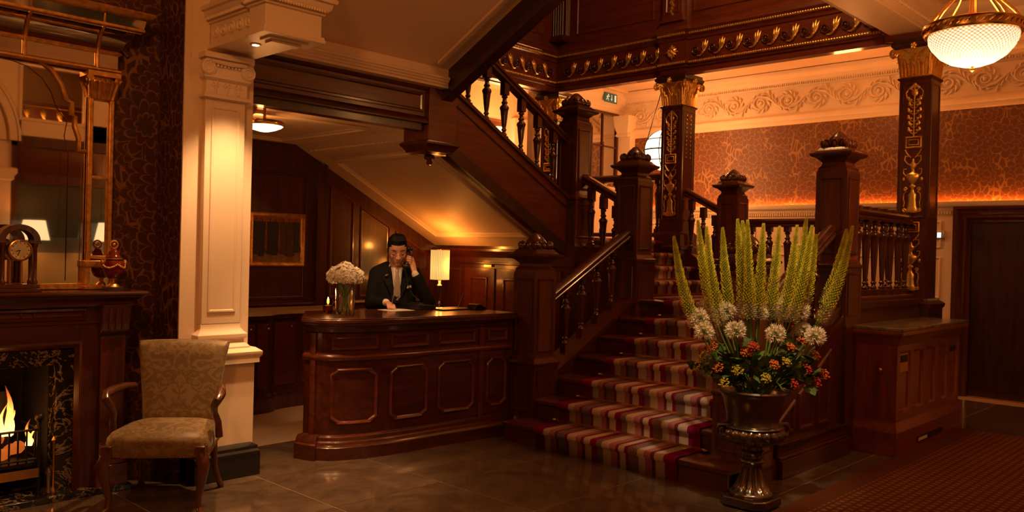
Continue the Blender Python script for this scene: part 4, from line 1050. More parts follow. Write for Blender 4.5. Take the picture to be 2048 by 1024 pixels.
# hydrangea vase
hv = thing('glass_vase', 'clear cylinder glass vase with green stems on the desk', 'vase', (3.86, 5.46, DZ))
vx, vy = 3.86, 5.46
MB().lathe([(.074, DZ+.001), (.076, DZ+.004), (.076, DZ+.235), (.070, DZ+.235), (.070, DZ+.018), (.001, DZ+.016)], 28, T(vx, vy, 0)).build('glass_body', M['glass'], hv)
random.seed(3)
for k in range(7):
    a = k*.9; f = thing('hydrangea', 'white hydrangea head among a tight bunch in the glass vase', 'flower', (vx, vy, DZ+.02), 'white hydrangeas in the glass vase')
    hx, hy, hz = vx+(.072*math.cos(a) if k else 0), vy+(.072*math.sin(a) if k else 0), DZ+.295+(.038 if k == 0 else .012*math.sin(k*2))
    MB().tube([(vx-.045*math.cos(a+1), vy-.045*math.sin(a+1), DZ+.025), (vx+.02*math.cos(a), vy+.02*math.sin(a), DZ+.15), (hx, hy, hz-.02)], .006, 6).build('stem', M['stem'], f)
    fb = MB()
    for q in range(90):
        z_ = random.uniform(-.55, 1); th = random.uniform(0, 2*PI); rr = math.sqrt(max(0, 1-z_*z_)); R = .068*random.uniform(.9, 1.08)
        nrm = Vector((rr*math.cos(th), rr*math.sin(th), z_)); c = Vector((hx, hy, hz))+nrm*R
        t1 = nrm.orthogonal().normalized(); t2 = nrm.cross(t1); a0 = random.uniform(0, PI)
        for w_ in range(4):
            aa = a0+w_*PI/2; d = t1*math.cos(aa)+t2*math.sin(aa); e = nrm.cross(d)
            s = .024
            fb.add([c, c+d*s*.6+e*s*.5+nrm*.004, c+d*s*1.15+nrm*random.uniform(-.012, .012), c+d*s*.6-e*s*.5+nrm*.004], [(0, 1, 2, 3)])
    fb.ball((hx, hy, hz), .052, 10, 8)
    fb.build('flower_head', M['white_petal'], f, smooth=0)
# telephone base, papers, device
tp = thing('desk_telephone', 'black desk telephone base lying beside the lamp', 'telephone', (4.74, 5.56, DZ))
MB().prism([(-.10, 0), (.10, 0), (.10, .03), (.02, .045), (-.10, .05)], lambda u, v, w_: (4.74+u, 5.50+w_, DZ+v), 0, .16).build('body', M['plastic'], tp, bevel=.006)
MB().box(4.66, 4.72, 5.51, 5.65, DZ+.045, DZ+.06).build('cradle', M['plastic'], tp, bevel=.005)
pad = thing('desk_blotter', 'black leather desk blotter on the counter by the lamp', 'blotter', (5.0, 5.45, DZ))
MB().box(4.78, 5.14, 5.34, 5.47, DZ, DZ+.012).build('pad', M['plastic'], pad, bevel=.003)
tag(MB().tube([(5.03, 5.43, DZ+.012), (5.12, 5.46, DZ+.14)], .004, 6).build('pen', M['steel'], None), 'slim pen standing in the holder on the black blotter', 'pen')
tag(MB().box(4.36, 4.60, 5.50, 5.70, DZ, DZ+.002).build('paper_sheet', M['paper'], None), 'white sheet of paper under the writing hand', 'paper')
dv = MB().prism([(-.08, 0), (.08, 0), (.08, .02), (.0, .05), (-.05, .045)], lambda u, v, w_: (5.18+u*.9, 5.30+w_*.8, DZ+v), 0, .14).build('card_terminal', M['plastic'], None, 40, .006)
tag(dv, 'small dark device lying on the desk end beside the newel post', 'device')
# ------------------------------------------------------------------ person behind the desk
def remesh(o, vox, sm=6):
    m = o.modifiers.new('remesh', 'REMESH'); m.mode = 'VOXEL'; m.voxel_size = vox; m.use_smooth_shade = True
    if sm: s = o.modifiers.new('smooth', 'SMOOTH'); s.iterations = sm; s.factor = .5
    return o
# local frame: x to his left hand side (picture right), y away from viewer, origin at feet; he faces the camera and looks down to his writing hand
PX, PY = 4.745, 5.95
face = math.atan2(-PY, -PX)+.10
FW = Vector((math.cos(face), math.sin(face), 0)); LF = Vector((-FW.y, FW.x, 0))      # forward, his left
def pp(l, f_, z): return Vector((PX, PY, 0))+LF*l+FW*f_+Vector((0, 0, z))
pr_ = thing('person', 'person in dark suit and pale tie holding a phone to the ear and writing', 'person', (PX, PY, 0))
HC = pp(.0, .10, 1.535)                  # head centre
LFh = (LF+Vector((0, 0, .04))).normalized(); FWh = (FW*math.cos(.42)-Vector((0, 0, 1))*math.sin(.42)); UPh = LFh.cross(FWh)*-1
if UPh.z < 0: UPh = -UPh
def hp(l, f_, u): return HC+LFh*(l*1.13)+FWh*f_+UPh*(u*.96)
body = MB()
# head from stacked rings (width, front, back) by height
HR = [(-.118, .030, .062, .01), (-.108, .040, .080, .03), (-.085, .052, .087, .05), (-.055, .062, .090, .075), (-.02, .069, .092, .09), (.02, .072, .092, .098), (.055, .073, .093, .100), (.085, .068, .086, .096), (.11, .055, .066, .08), (.128, .03, .035, .05), (.133, .008, .01, .02)]
rings = []
for u, w_, fr, bk in HR:
    r = []
    for k in range(24):
        a = 2*PI*k/24; c_, s_ = math.cos(a), math.sin(a)
        r.append(tuple(hp(w_*c_, (fr if s_ > 0 else bk)*s_, u)))
    rings.append(r)
body.loft(rings)
def hb(l, f_, u, r, sc=(1, 1, 1)):        # small ellipsoid in head space
    Mx = Matrix(((LFh.x, FWh.x, UPh.x, 0), (LFh.y, FWh.y, UPh.y, 0), (LFh.z, FWh.z, UPh.z, 0), (0, 0, 0, 1)))
    Mx = T(*hp(l, f_, u)) @ Mx
    body.ball((0, 0, 0), r, 12, 8, sc, Mx)
body.caps(hp(0, .090, .012), .009, hp(0, .112, -.030), .0125)                 # nose
hb(-.011, .100, -.033, .010); hb(.011, .100, -.033, .010); hb(0, .104, -.031, .011)
for s in (-1, 1):
    hb(s*.033, .078, .012, .016, (1.15, .8, .8)); hb(s*.034, .082, .034, .013, (2.0, .6, .55))   # lids, brow ridge
    hb(s*.040, .068, -.022, .020, (1, .7, 1)); hb(s*.074, -.008, -.005, .020, (.35, .9, 1.7))       # cheek, ear
hb(0, .090, -.062, .012, (2.0, .7, .5)); hb(0, .088, -.075, .011, (1.8, .7, .55)); hb(0, .078, -.103, .022, (1.1, .7, .7))
body.caps(hp(0, -.01, -.06), .056, pp(0, .02, 1.34), .062, 14)               # neck
body.caps(pp(0, -.02, 1.32), .085, pp(0, -.03, 1.10), .10, 16); body.caps(pp(0, -.03, 1.1), .10, pp(0, -.03, .92), .10, 16)
for s in (-1, 1):
    body.caps(pp(s*.09, -.02, .90), .085, pp(s*.10, -.01, .50), .055); body.caps(pp(s*.10, -.01, .50), .055, pp(s*.11, -.03, .08), .038)
    body.caps(pp(s*.11, -.04, .05), .04, pp(s*.12, .12, .035), .032)
# arms: left holds the phone to his left ear, right writes
SHR, ELR, WRR = pp(-.165, .0, 1.31), pp(-.215, .05, 1.06), pp(-.105, .30, DZ+.055)
SHL, ELL, WRL = pp(.165, .0, 1.31), pp(.275, .16, 1.10), pp(.150, .19, 1.335)
for S_, E_, W_ in ((SHR, ELR, WRR), (SHL, ELL, WRL)):
    body.caps(S_, .055, E_, .042); body.caps(E_, .041, W_, .027)
# right hand on paper (fist round a pen)
def finger(pts, r=.0088): 
    for p, q in zip(pts, pts[1:]): body.caps(p, r, q, r*.94, 8)
hr = WRR; kn = pp(-.075, .375, DZ+.040)
body.caps(hr, .026, kn, .030, 12, .62)
for k, l in enumerate((-.030, -.010, .010, .030)):
    b0 = kn+LF*l+FW*.012+Vector((0, 0, .008-.003*k)); finger([b0, b0+FW*.026+Vector((0, 0, -.010)), b0+FW*.036+LF*.006+Vector((0, 0, -.030)), b0+FW*.020+LF*.008+Vector((0, 0, -.038))])
b0 = hr+LF*.028+FW*.03; finger([b0, b0+FW*.035+LF*.012+Vector((0, 0, -.006)), b0+FW*.066+LF*.004+Vector((0, 0, -.012))], .0098)
# left hand holding the handset
ph_c = pp(.088, .085, 1.50)               # handset centre beside the ear
kL = pp(.128, .150, 1.428)
body.caps(WRL, .027, kL, .033, 12, .6)
for k in range(4):
    b0 = kL+Vector((0, 0, .040-.020*k))+FW*.012+LF*(-.004); L_ = (.9, 1.05, 1, .8)[k]
    finger([b0, b0+FW*.020*L_-LF*.016+Vector((0, 0, .016)), b0+FW*.008-LF*.040*L_+Vector((0, 0, .022)), b0-FW*.012-LF*.046*L_+Vector((0, 0, .020))])
b0 = kL+Vector((0, 0, .0))-FW*.01+LF*.012; finger([b0, b0+Vector((0, 0, .03))-FW*.012, b0+Vector((0, 0, .055))-FW*.02-LF*.012], .0098)
bo = body.build('body', M['skin'], pr_); remesh(bo, .0042, 3)
# hair
h = MB()
HM = T(*hp(0, -.022, .055)) @ Matrix(((LFh.x, FWh.x, UPh.x, 0), (LFh.y, FWh.y, UPh.y, 0), (LFh.z, FWh.z, UPh.z, 0), (0, 0, 0, 1)))
h.ball((0, 0, 0), .1, 28, 18, (.89, 1.125, .95), HM)
for k in range(16):
    l = -.06+.008*k+.004*(k % 2); h.tube([hp(l*.8, .078-abs(l)*.4, .098+.003*(k % 3)), hp(l*.8+.004, .074-abs(l)*.4, .124), hp(l*.7+.008, .02, .150), hp(l*.6, -.05, .142)], [.005, .009, .009, .005], 6)
for s in (-1, 1):
    fx_ = MB(); fx_.tube([hp(s*.014, .098, .040), hp(s*.034, .094, .047), hp(s*.056, .074, .040)], [.003, .0045, .002], 6)
    fx_.tube([hp(s*.018, .093, .004), hp(s*.034, .094, -.001), hp(s*.050, .080, .004)], [.001, .0015, .0008], 5)
    fx_.build('eyebrow_and_lash', M['hair'], pr_)
    h.caps(hp(s*.073, .012, .03), .010, hp(s*.074, .016, -.012), .006, 8)
remesh(h.build('hair', M['hair'], pr_), .0035, 2)
MB().tube([hp(-.024, .0945, -.068), hp(0, .099, -.0685), hp(.024, .0945, -.068)], [.0015, .0028, .0015], 6).build('lips', plain('lip', (.36, .13, .09), .5), pr_)
# shirt, tie, jacket
sh = MB(); sh.caps(pp(0, .01, 1.40), .066, pp(0, .03, 1.34), .074, 18); sh.caps(pp(0, .065, 1.33), .06, pp(0, .095, 1.17), .05, 14)
sh.caps(WRR+FW*-.005, .032, WRR.lerp(ELR, .16), .036); sh.caps(WRL, .032, WRL.lerp(ELL, .16), .036)
so_ = sh.build('shirt', M['shirt'], pr_); remesh(so_, .006, 4)
for s in (-1, 1):
    MB().add([pp(s*.006, .098, 1.375), pp(s*.062, .045, 1.41), pp(s*.070, .07, 1.365), pp(s*.03, .115, 1.315)], [(0, 1, 2, 3)]).build('collar', M['shirt'], pr_).modifiers.new('s', 'SOLIDIFY').thickness = .006
ti = MB(); ti.loft([[tuple(pp(l, f_+.006*dd, z)) for l, dd in ((-w_, 0), (0, 1), (w_, 0), (0, -1))] for w_, f_, z in ((.012, .112, 1.378), (.020, .124, 1.362), (.014, .127, 1.338), (.022, .145, 1.28), (.030, .152, 1.18), (.030, .15, 1.10))])
ti.build('tie', M['tie'], pr_)
ja = MB()
ja.caps(pp(-.10, -.01, 1.31), .095, pp(-.06, .0, 1.05), .125, 16); ja.caps(pp(.10, -.01, 1.31), .095, pp(.06, .0, 1.05), .125, 16)
ja.caps(pp(-.06, -.0, 1.05), .125, pp(-.07, -.02, .80), .14, 16); ja.caps(pp(.06, -.0, 1.05), .125, pp(.07, -.02, .80), .14, 16)
ja.caps(pp(-.165, -.01, 1.325), .072, pp(-.08, -.02, 1.385), .055); ja.caps(pp(.165, -.01, 1.325), .072, pp(.08, -.02, 1.385), .055)
for S_, E_, W_ in ((SHR, ELR, WRR), (SHL, ELL, WRL)):
    ja.caps(S_, .074, E_, .060); ja.caps(E_, .060, W_.lerp(E_, .14), .044)
jo = ja.build('jacket', M['suit'], pr_); remesh(jo, .009, 5)
def patch(name, pts, mat, th=.008):
    o = MB().add([tuple(p) for p in pts], [tuple(range(len(pts)))]).build(name, mat, pr_, smooth=0); m_ = o.modifiers.new('s', 'SOLIDIFY'); m_.thickness = th; return o
# open V of the shirt front over the jacket body, then lapels
vf = MB(); vf.loft([[tuple(pp(l, f_, z)) for l, f_ in ((-w_, .09), (-w_*.6, f0), (w_*.6, f0), (w_, .09))] for w_, f0, z in ((.050, .105, 1.385), (.044, .125, 1.33), (.034, .140, 1.24), (.017, .147, 1.15), (.005, .143, 1.10))])
vf.build('shirt_front', M['shirt'], pr_)
for s in (-1, 1):
    patch('lapel', [pp(s*.055, .06, 1.405), pp(s*.085, .075, 1.37), pp(s*.118, .108, 1.285), pp(s*.090, .132, 1.23), pp(s*.012, .158, 1.07), pp(s*.002, .156, 1.08), pp(s*.036, .140, 1.25), pp(s*.046, .120, 1.34)], M['suit'], .010)
patch('pocket_square', [pp(.085, .128, 1.205), pp(.125, .112, 1.215), pp(.122, .114, 1.232), pp(.108, .122, 1.224), pp(.098, .126, 1.234)], M['shirt'], .008)
MB().ball(tuple(pp(-.095, .122, 1.315)), .011, 6, 5, (1, 1, 1)).ball(tuple(pp(-.083, .124, 1.322)), .008, 6, 5).build('lapel_badge', M['brass'], pr_)
patch('waistcoat', [pp(-.055, .128, 1.16), pp(0, .150, 1.13), pp(.055, .128, 1.16), pp(.07, .120, .98), pp(-.07, .120, .98)], M['suit'], .012)
for k in range(3): MB().ball(tuple(pp(.0, .156-.004*k, 1.035-.075*k)), .009, 8, 6).build('button', M['plastic'], pr_)
tr = MB()
for s in (-1, 1): tr.caps(pp(s*.085, -.02, .90), .115, pp(s*.10, -.01, .5), .09); tr.caps(pp(s*.10, -.01, .5), .09, pp(s*.11, -.03, .09), .075)
to = tr.build('trousers', M['suit'], pr_); remesh(to, .012, 4)
for s in (-1, 1): MB().caps(pp(s*.11, -.05, .05), .048, pp(s*.12, .14, .04), .040, 12).build('shoe', M['black_paint'], pr_)
# handset, cord, pen
hs = thing('telephone_handset', 'black telephone handset with coiled cord held to the ear', 'telephone', tuple(ph_c))
e1, e2 = hp(.090, -.005, .012), hp(.052, .125, -.098)
mid = (e1+e2)/2+LF*.030+FW*.022
hm = MB(); hm.tube([e1, e1.lerp(mid, .5)+LF*.012, mid, mid.lerp(e2, .5)+LF*.006, e2], [.016, .015, .014, .015, .016], 10, flat=.8)
hm.caps(e1-LF*.006, .026, e1+LF*.012, .024, 12); hm.caps(e2-LF*.004-FW*.01, .024, e2+LF*.012, .022, 12)
hm.build('handset', M['plastic'], hs)
pts = []; c0 = e2+Vector((0, 0, -.02)); c1_ = Vector((4.70, 5.53, DZ+.04))
for i in range(241):
    t_ = i/240; p = c0.lerp(c1_, t_)+Vector((0, 0, -.12*math.sin(PI*t_)*(1-t_)))-Vector((.05, .05, 0))*math.sin(PI*t_); a = i*PI/4
    pts.append(p+LF*(.006*math.cos(a))+FW*(.006*math.sin(a)))
MB().tube(pts, .0024, 4).build('coiled_cord', M['plastic'], hs)
tag(MB().tube([kn+FW*.045+LF*.01+Vector((0, 0, -.035)), kn+FW*.02+LF*.012+Vector((0, 0, .01)), kn-FW*.03+LF*.02+Vector((0, 0, .075))], .0042, 8).build('ball_pen', M['plastic'], None), 'dark pen held in the writing hand over the paper', 'pen')
# ------------------------------------------------------------------ fireplace
XC = 1.15
fp = thing('fireplace', 'dark mahogany fireplace with black veined marble slips and a moulded shelf', 'fireplace', (XC, 5.55, 0))
WZ = M['wood']
for s in (-1, 1):
    xa, xb = sorted((XC+s*.74, XC+s*1.02))
    MB().box(xa, xb, 5.46, YF, .0, 1.06).build('jamb', WZ, fp, bevel=.004)
    xa, xb = sorted((XC+s*.88, XC+s*1.03))
    MB().box(xa, xb, 5.43, YF, .0, .96).build('pilaster', WZ, fp, bevel=.004)
    MB().box(xa-.02, xb+.02, 5.40, YF, 0, .16).box(xa-.01, xb+.01, 5.41, YF, .16, .19).build('pilaster_foot', M['wood_red'], fp, bevel=.004)
    MB().prism([(5.43, .97), (5.40, 1.0), (5.385, 1.08), (5.37, 1.16), (5.60, 1.16), (5.60, .97)], lambda u, v, w_: (w_, u, v), xa-.01, xb+.01).build('console_bracket', WZ, fp, bevel=.004)
    for k in range(3): MB().tube([(xa+.035+k*.04, 5.398, 1.0), (xa+.035+k*.04, 5.375, 1.14)], .008, 6).build('bracket_reed', WZ, fp)
MB().box(XC-.74, XC+.74, 5.46, YF, .90, 1.045).build('frieze', M['woodx'], fp)
MB().box(XC-.87, XC+.87, 5.45, YF, 1.045, 1.155).mold(rect(XC+.06, XC+.80, 1.065, 1.145), pm, faceY(5.45)).mold(rect(XC-.80, XC-.06, 1.065, 1.145), pm, faceY(5.45)).build('frieze_panel', M['woodx'], fp)
MB().tube([(1.62+.035*math.cos(k*PI/10), 5.447, 1.105+.035*math.sin(k*PI/10)) for k in range(20)], .007, 6, True).build('frieze_ring', M['woodx'], fp)
MB().mold(rect(XC-.76, XC+.76, .0, .925), [(-.02, 0), (-.015, .02), (.0, .025), (.012, .01), (.02, 0)], faceY(5.46)).build('surround_moulding', WZ, fp)
sh_ = [(XC-1.06, YF, 0), (XC-1.06, 5.42, 0), (XC+1.06, 5.42, 0), (XC+1.06, YF, 0)]
MB().sweep(sh_, [(-.02, 1.15), (.0, 1.15), (.012, 1.165), (.012, 1.18), (.03, 1.195), (.045, 1.205), (.045, 1.215), (.07, 1.222), (.075, 1.232), (.07, 1.243), (-.02, 1.243)]).box(XC-1.06, XC+1.06, 5.42, YF, 1.15, 1.243).build('mantel_shelf', M['woodx'], fp)
for s in (-1, 1):
    xa, xb = sorted((XC+s*.645, XC+s*.745)); MB().box(xa, xb, 5.475, 5.62, 0, .895).build('marble_slip', M['bmarble'], fp, bevel=.003)
MB().box(XC-.645, XC+.645, 5.475, 5.62, .80, .895).build('marble_slip', M['bmarble'], fp, bevel=.003)
MB().box(XC-.66, XC+.66, 6.08, 6.12, 0, .9).box(XC-.68, XC-.64, 5.6, 6.12, 0, .9).box(XC+.64, XC+.68, 5.6, 6.12, 0, .9).box(XC-.66, XC+.66, 5.6, 6.12, .85, .9).build('firebox', plain('sooty_firebrick', (.006, .005, .004), .85, bump=.4, nscale=30), fp)
MB().box(XC-1.06, XC+1.06, 5.36, 6.12, 0, .035).build('hearth', M['bmarble'], fp, bevel=.004)
# grate
gr = thing('fire_grate', 'black iron fire grate basket with brass finials in the fireplace', 'grate', (1.3, 5.68, .035))
gx0, gx1, gy0, gy1 = .98, 1.72, 5.52, 5.90
MB().box(gx0, gx1, gy0, gy1, .20, .22).build('grate_floor', M['iron'], gr)
for z in (.24, .415): MB().tube([(gx0, gy1, z), (gx0, gy0, z), (gx1, gy0, z), (gx1, gy1, z)], .008, 6).build('rail', M['iron'], gr)
for k in range(16):
    x = gx0+.02+k*(gx1-gx0-.04)/15; MB().tube([(x, gy0, .21), (x, gy0, .415)], .0055, 6).build('bar', M['iron'], gr)
for x in (gx0, gx1):
    MB().tube([(x, gy0, .035), (x, gy0, .46)], .012, 8).ball((x, gy0, .485), .026, 10, 8).build('post', M['iron'], gr)
    MB().lathe([(.016, .035), (.02, .05), (.012, .08), (.012, .15), (.018, .17), (.012, .19)], 12, T(x+.03, 5.44, 0)).build('front_leg', M['steel'], gr)
MB().box(gx0, gx1, gy0-.012, gy0-.006, .13, .185).build('apron', M['brass'], gr)
MB().box(gx0+.05, gx1-.05, gy1, gy1+.02, .2, .60).build('fire_back', M['iron'], gr)
random.seed(11)
for k in range(16):
    x = gx0+.06+(k % 8)*.085; y = gy0+.09+(k//8)*.12; a = random.uniform(0, 3)
    c = MB().ball((0, 0, 0), .05, 7, 5, (1, .8, .7), T(x, y, .27+.07*((k*7) % 3)/2) @ RZ(a) @ RX(a)).build('coal', plain('glowing_coal', (.02, .012, .01), .8, emit=(1, .18, .02), estr=.5 if k % 3 == 0 else .06) if k < 4 else bpy.data.materials['glowing_coal' if k % 3 else 'glowing_coal'], None, 0)
    tag(c, 'dark lump of coal glowing in the fire grate', 'coal', 'coals in the fire grate')
def flame_mesh(x, y, z, h, w_, ph):
    b = MB()
    for dx, dy, hh, ww, pp_ in ((0, 0, 1, .62, 0), (.55, .2, .72, .42, 1.7), (-.6, -.1, .60, .40, 3.1), (.2, -.5, .5, .36, 4.4)): flame_tongue(b, x+dx*w_, y+dy*w_, z, h*hh, w_*ww, ph+pp_)
    return b
def flame_tongue(b, x, y, z, h, w_, ph):
    rings = []
    for i in range(9):
        t_ = i/8; r = w_*(math.sin(PI*min(1, t_*.62+.22))**1.1)*(1-t_)**.6+.001
        cx_ = x+.03*math.sin(t_*4+ph)*t_; cy_ = y+.02*math.cos(t_*3+ph)*t_
        rings.append([(cx_+r*math.cos(2*PI*k/10), cy_+r*.6*math.sin(2*PI*k/10), z+h*t_) for k in range(10)])
    b.loft(rings)
for k, (x, y, h_, w_, lab) in enumerate(((1.60, 5.70, .31, .042, 'tall bright yellow flame rising above the grate'), (1.53, 5.74, .22, .03, 'orange flame leaning beside the tall flame'), (1.70, 5.63, .16, .024, 'small flame low at the end of the grate'), (1.36, 5.72, .22, .035, 'broad flame in the middle of the grate'), (1.20, 5.70, .18, .04, 'low flame toward the dark end of the grate'))):
    tag(flame_mesh(x, y, .36 if k != 2 else .30, h_, w_, k*1.3).build('fire_flame', M['flame'], None), lab, 'flame')
lamp('fire_light', 'POINT', (1.5, 5.50, .55), 2.5, (1, .33, .06), .08)
MB().lathe([(.02, 0), (.02, .02), (.008, .04), (.007, .30), (.014, .32), (.001, .34)], 10, T(1.78, 5.45, .035)).build('fire_iron', M['brass'], fp)
# ------------------------------------------------------------------ overmantel mirror
om = thing('overmantel_mirror', 'large gilt overmantel mirror with arched centre and coved top above fireplace', 'mirror', (XC, YF, 1.245))
GF = M['gold_frame']; ym = YF-.012
AR = [(1.543, 2.685), (1.63, 2.675), (1.71, 2.655), (1.79, 2.60), (1.845, 2.52), (1.875, 2.43), (1.91, 2.415), (1.91, 2.34), (1.93, 2.33), (1.93, 2.27), (1.955, 2.20), (1.955, 2.12), (2.015, 2.12)]
def mir(x): return 2*XC-x
MB().box(mir(2.01), 2.01, ym, YF, 1.28, 2.73).build('mirror_pane', M['mirror'], om)
for s in (1, -1):
    X_ = (lambda x: x) if s == 1 else mir
    def bx(x0, x1, y0, y1, z0, z1): a, b = sorted((X_(x0), X_(x1))); return MB().box(a, b, y0, y1, z0, z1)
    bx(2.0, 2.165, ym-.01, YF, 1.43, 2.47).build('mirror_strip', M['mirror'], om)
    for x0, x1 in ((2.0, 2.032), (2.128, 2.16)): bx(x0, x1, ym-.035, YF, 1.42, 2.47).build('frame_stile', GF, om, bevel=.006)
    for z in (1.44, 1.95, 2.45): bx(2.03, 2.13, ym-.03, YF, z, z+.02).build('frame_rail', GF, om, bevel=.004)
    bx(1.985, 2.175, ym-.07, YF, 1.245, 1.27).build('frame_base', GF, om, bevel=.004); bx(1.985, 2.175, ym-.07, YF, 1.385, 1.43).build('frame_base', GF, om, bevel=.006)
    bx(1.99, 2.02, ym-.06, YF, 1.26, 1.39).build('frame_base', GF, om); bx(2.14, 2.17, ym-.06, YF, 1.26, 1.39).build('frame_base', GF, om); bx(2.02, 2.14, ym-.05, YF, 1.27, 1.385).build('mirror_strip', M['mirror'], om)
    c = MB(); x0 = X_(2.08)
    for k in range(7):
        u = -.075+k*.025
        c.tube([(x0+u*.85, ym-.035, 2.46), (x0+u, ym-.05, 2.52), (x0+u*1.15, ym-.075, 2.575), (x0+u*1.2, ym-.085, 2.555)], [.012, .014, .012, .006], 6)
    for q in (-1, 1):
        c.tube([(x0+q*(.085+.022*(1-i/16*.8)*math.cos(i*.75)), ym-.07, 2.58+.022*(1-i/16*.8)*math.sin(i*.75)) for i in range(17)], .007, 5)
    a, b = sorted((x0-.10, x0+.10)); c.box(a, b, ym-.075, YF, 2.60, 2.63); c.box(a+.03, b-.03, ym-.03, YF, 2.46, 2.6); c.build('capital', GF, om)
    MB().tube([(X_(x), ym-.01, z) for x, z in AR], .014, 8, up=(0, 1, 0)).build('arch_moulding', GF, om)
    MB().tube([(X_(x-.055 if x < 1.9 else 1.885), ym-.002, z-.055) for x, z in AR[:6]]+[(X_(1.885), ym-.002, 2.30), (X_(1.87), ym-.002, 2.2), (X_(1.895), ym-.002, 2.1), (X_(1.895), ym-.002, 1.3)], .0025, 4).build('bevel_line', M['mirror_dim'], om)
    MB().tube([(X_(1.975), ym-.002, 2.08), (X_(1.975), ym-.002, 1.3)], .0025, 4).build('bevel_line', M['mirror_dim'], om)
MB().box(mir(2.0), 2.0, ym-.03, YF, 1.245, 1.285).build('frame_sill', GF, om, bevel=.005)
pth = [(mir(2.17), YF, 0), (mir(2.17), ym-.06, 0), (2.17, ym-.06, 0), (2.17, YF, 0)]
def omsweep(name, prof, mat): return MB().sweep(pth, prof).build(name, mat, om)
omsweep('entablature_rail', [(-.03, 2.63), (.0, 2.63), (.012, 2.64), (.012, 2.65), (0, 2.66), (-.03, 2.66)], GF)
omsweep('entablature_mirror', [(-.03, 2.66), (-.005, 2.66), (-.005, 2.745), (-.03, 2.745)], M['mirror_dim'])
omsweep('entablature_rail', [(-.03, 2.745), (.005, 2.745), (.015, 2.755), (.005, 2.768), (-.03, 2.768)], GF)
omsweep('cove_mirror', [(-.03, 2.768), (-.002, 2.768), (.01, 2.80), (.04, 2.85), (.085, 2.885), (.10, 2.89), (.10, 2.90), (-.03, 2.90)], M['mirror_dim'])
omsweep('cornice_rail', [(-.03, 2.90), (.10, 2.895), (.115, 2.905), (.115, 2.92), (-.03, 2.92)], GF)
omsweep('cornice_mirror', [(-.03, 2.92), (.11, 2.92), (.12, 2.975), (-.03, 2.975)], M['mirror_dim'])
omsweep('cornice_rail', [(-.03, 2.975), (.125, 2.975), (.15, 2.99), (.165, 3.01), (.16, 3.02), (-.03, 3.02)], GF)
for x in (2.035, 1.62, mir(2.035), mir(1.62)):
    MB().tube([(x, ym-.07, 2.65), (x, ym-.07, 2.76), (x, ym-.085, 2.80), (x, ym-.115, 2.85), (x, ym-.16, 2.89), (x, ym-.175, 2.985)], .010, 6).build('rib', GF, om)
MB().tube([(2.17+.07, YF-.02, 2.768), (2.19, YF-.05, 2.80), (2.23, ym-.06, 2.87), (2.27, ym-.08, 2.90)], .008, 6).build('rib', GF, om)
# mantel clock
mc = thing('mantel_clock', 'dark wooden portico clock with round cream dial on the mantel shelf', 'clock', (1.58, 5.52, 1.243))
ck = M['wood_chair']; x, y, z = 1.58, 5.53, 1.243
MB().box(x-.12, x+.12, y-.07, y+.06, z, z+.02).box(x-.11, x+.11, y-.06, y+.05, z+.02, z+.045).build('base', ck, mc, bevel=.003)
for sx in (-1, 1):
    for sy in (-.045, .035):
        MB().lathe([(.016, z+.045), (.018, z+.06), (.012, z+.07), (.011, z+.26), (.016, z+.27), (.016, z+.285)], 10, T(x+sx*.085, y+sy, 0)).build('pillar', ck, mc)
MB().box(x-.115, x-.055, y-.065, y+.055, z+.285, z+.30).box(x+.055, x+.115, y-.065, y+.055, z+.285, z+.30).build('entablature', ck, mc, bevel=.002)
ar = MB(); rg = []
for k in range(17):
    a = PI*k/16; rg.append([(x+r_*math.cos(a), yy, z+.30+r_*.88*math.sin(a)) for r_, yy in ((.075, y-.06), (.11, y-.06), (.11, y+.05), (.075, y+.05))])
ar.loft(rg); ar.build('arch', ck, mc)
MB().lathe([(.062, -.05), (.066, -.04), (.066, .05), (.05, .055)], 28, T(x+.0, y-.01, z+.245) @ RX(PI/2)).build('drum', ck, mc)
dl_ = MB().lathe([(.055, 0), (.055, .004)], 28, T(x, y-.061, z+.245) @ RX(PI/2)).build('dial', plain('cream_dial', (.80, .72, .55), .4), mc)
MB().tube([(x+.058*math.cos(k*PI/14), y-.066, z+.245+.058*math.sin(k*PI/14)) for k in range(28)], .006, 6, True).build('bezel', M['brass'], mc)
nm = MB()
for k in range(12):
    a = k*PI/6; c_, s_ = math.cos(a), math.sin(a); nm.tube([(x+.040*c_, y-.0665, z+.245+.040*s_), (x+.049*c_, y-.0665, z+.245+.049*s_)], .0018, 4)
nm.tube([(x, y-.067, z+.245), (x-.024, y-.067, z+.238)], .0022, 4).tube([(x, y-.067, z+.245), (x-.014, y-.067, z+.212)], .0018, 4)
nm.build('numerals_and_hands', M['black'], dl_)
for sx in (-.03, .03): MB().tube([(x+sx, y+.01, z+.045), (x+sx, y+.01, z+.2)], .006, 8).build('inner_rod', M['brass'], mc)
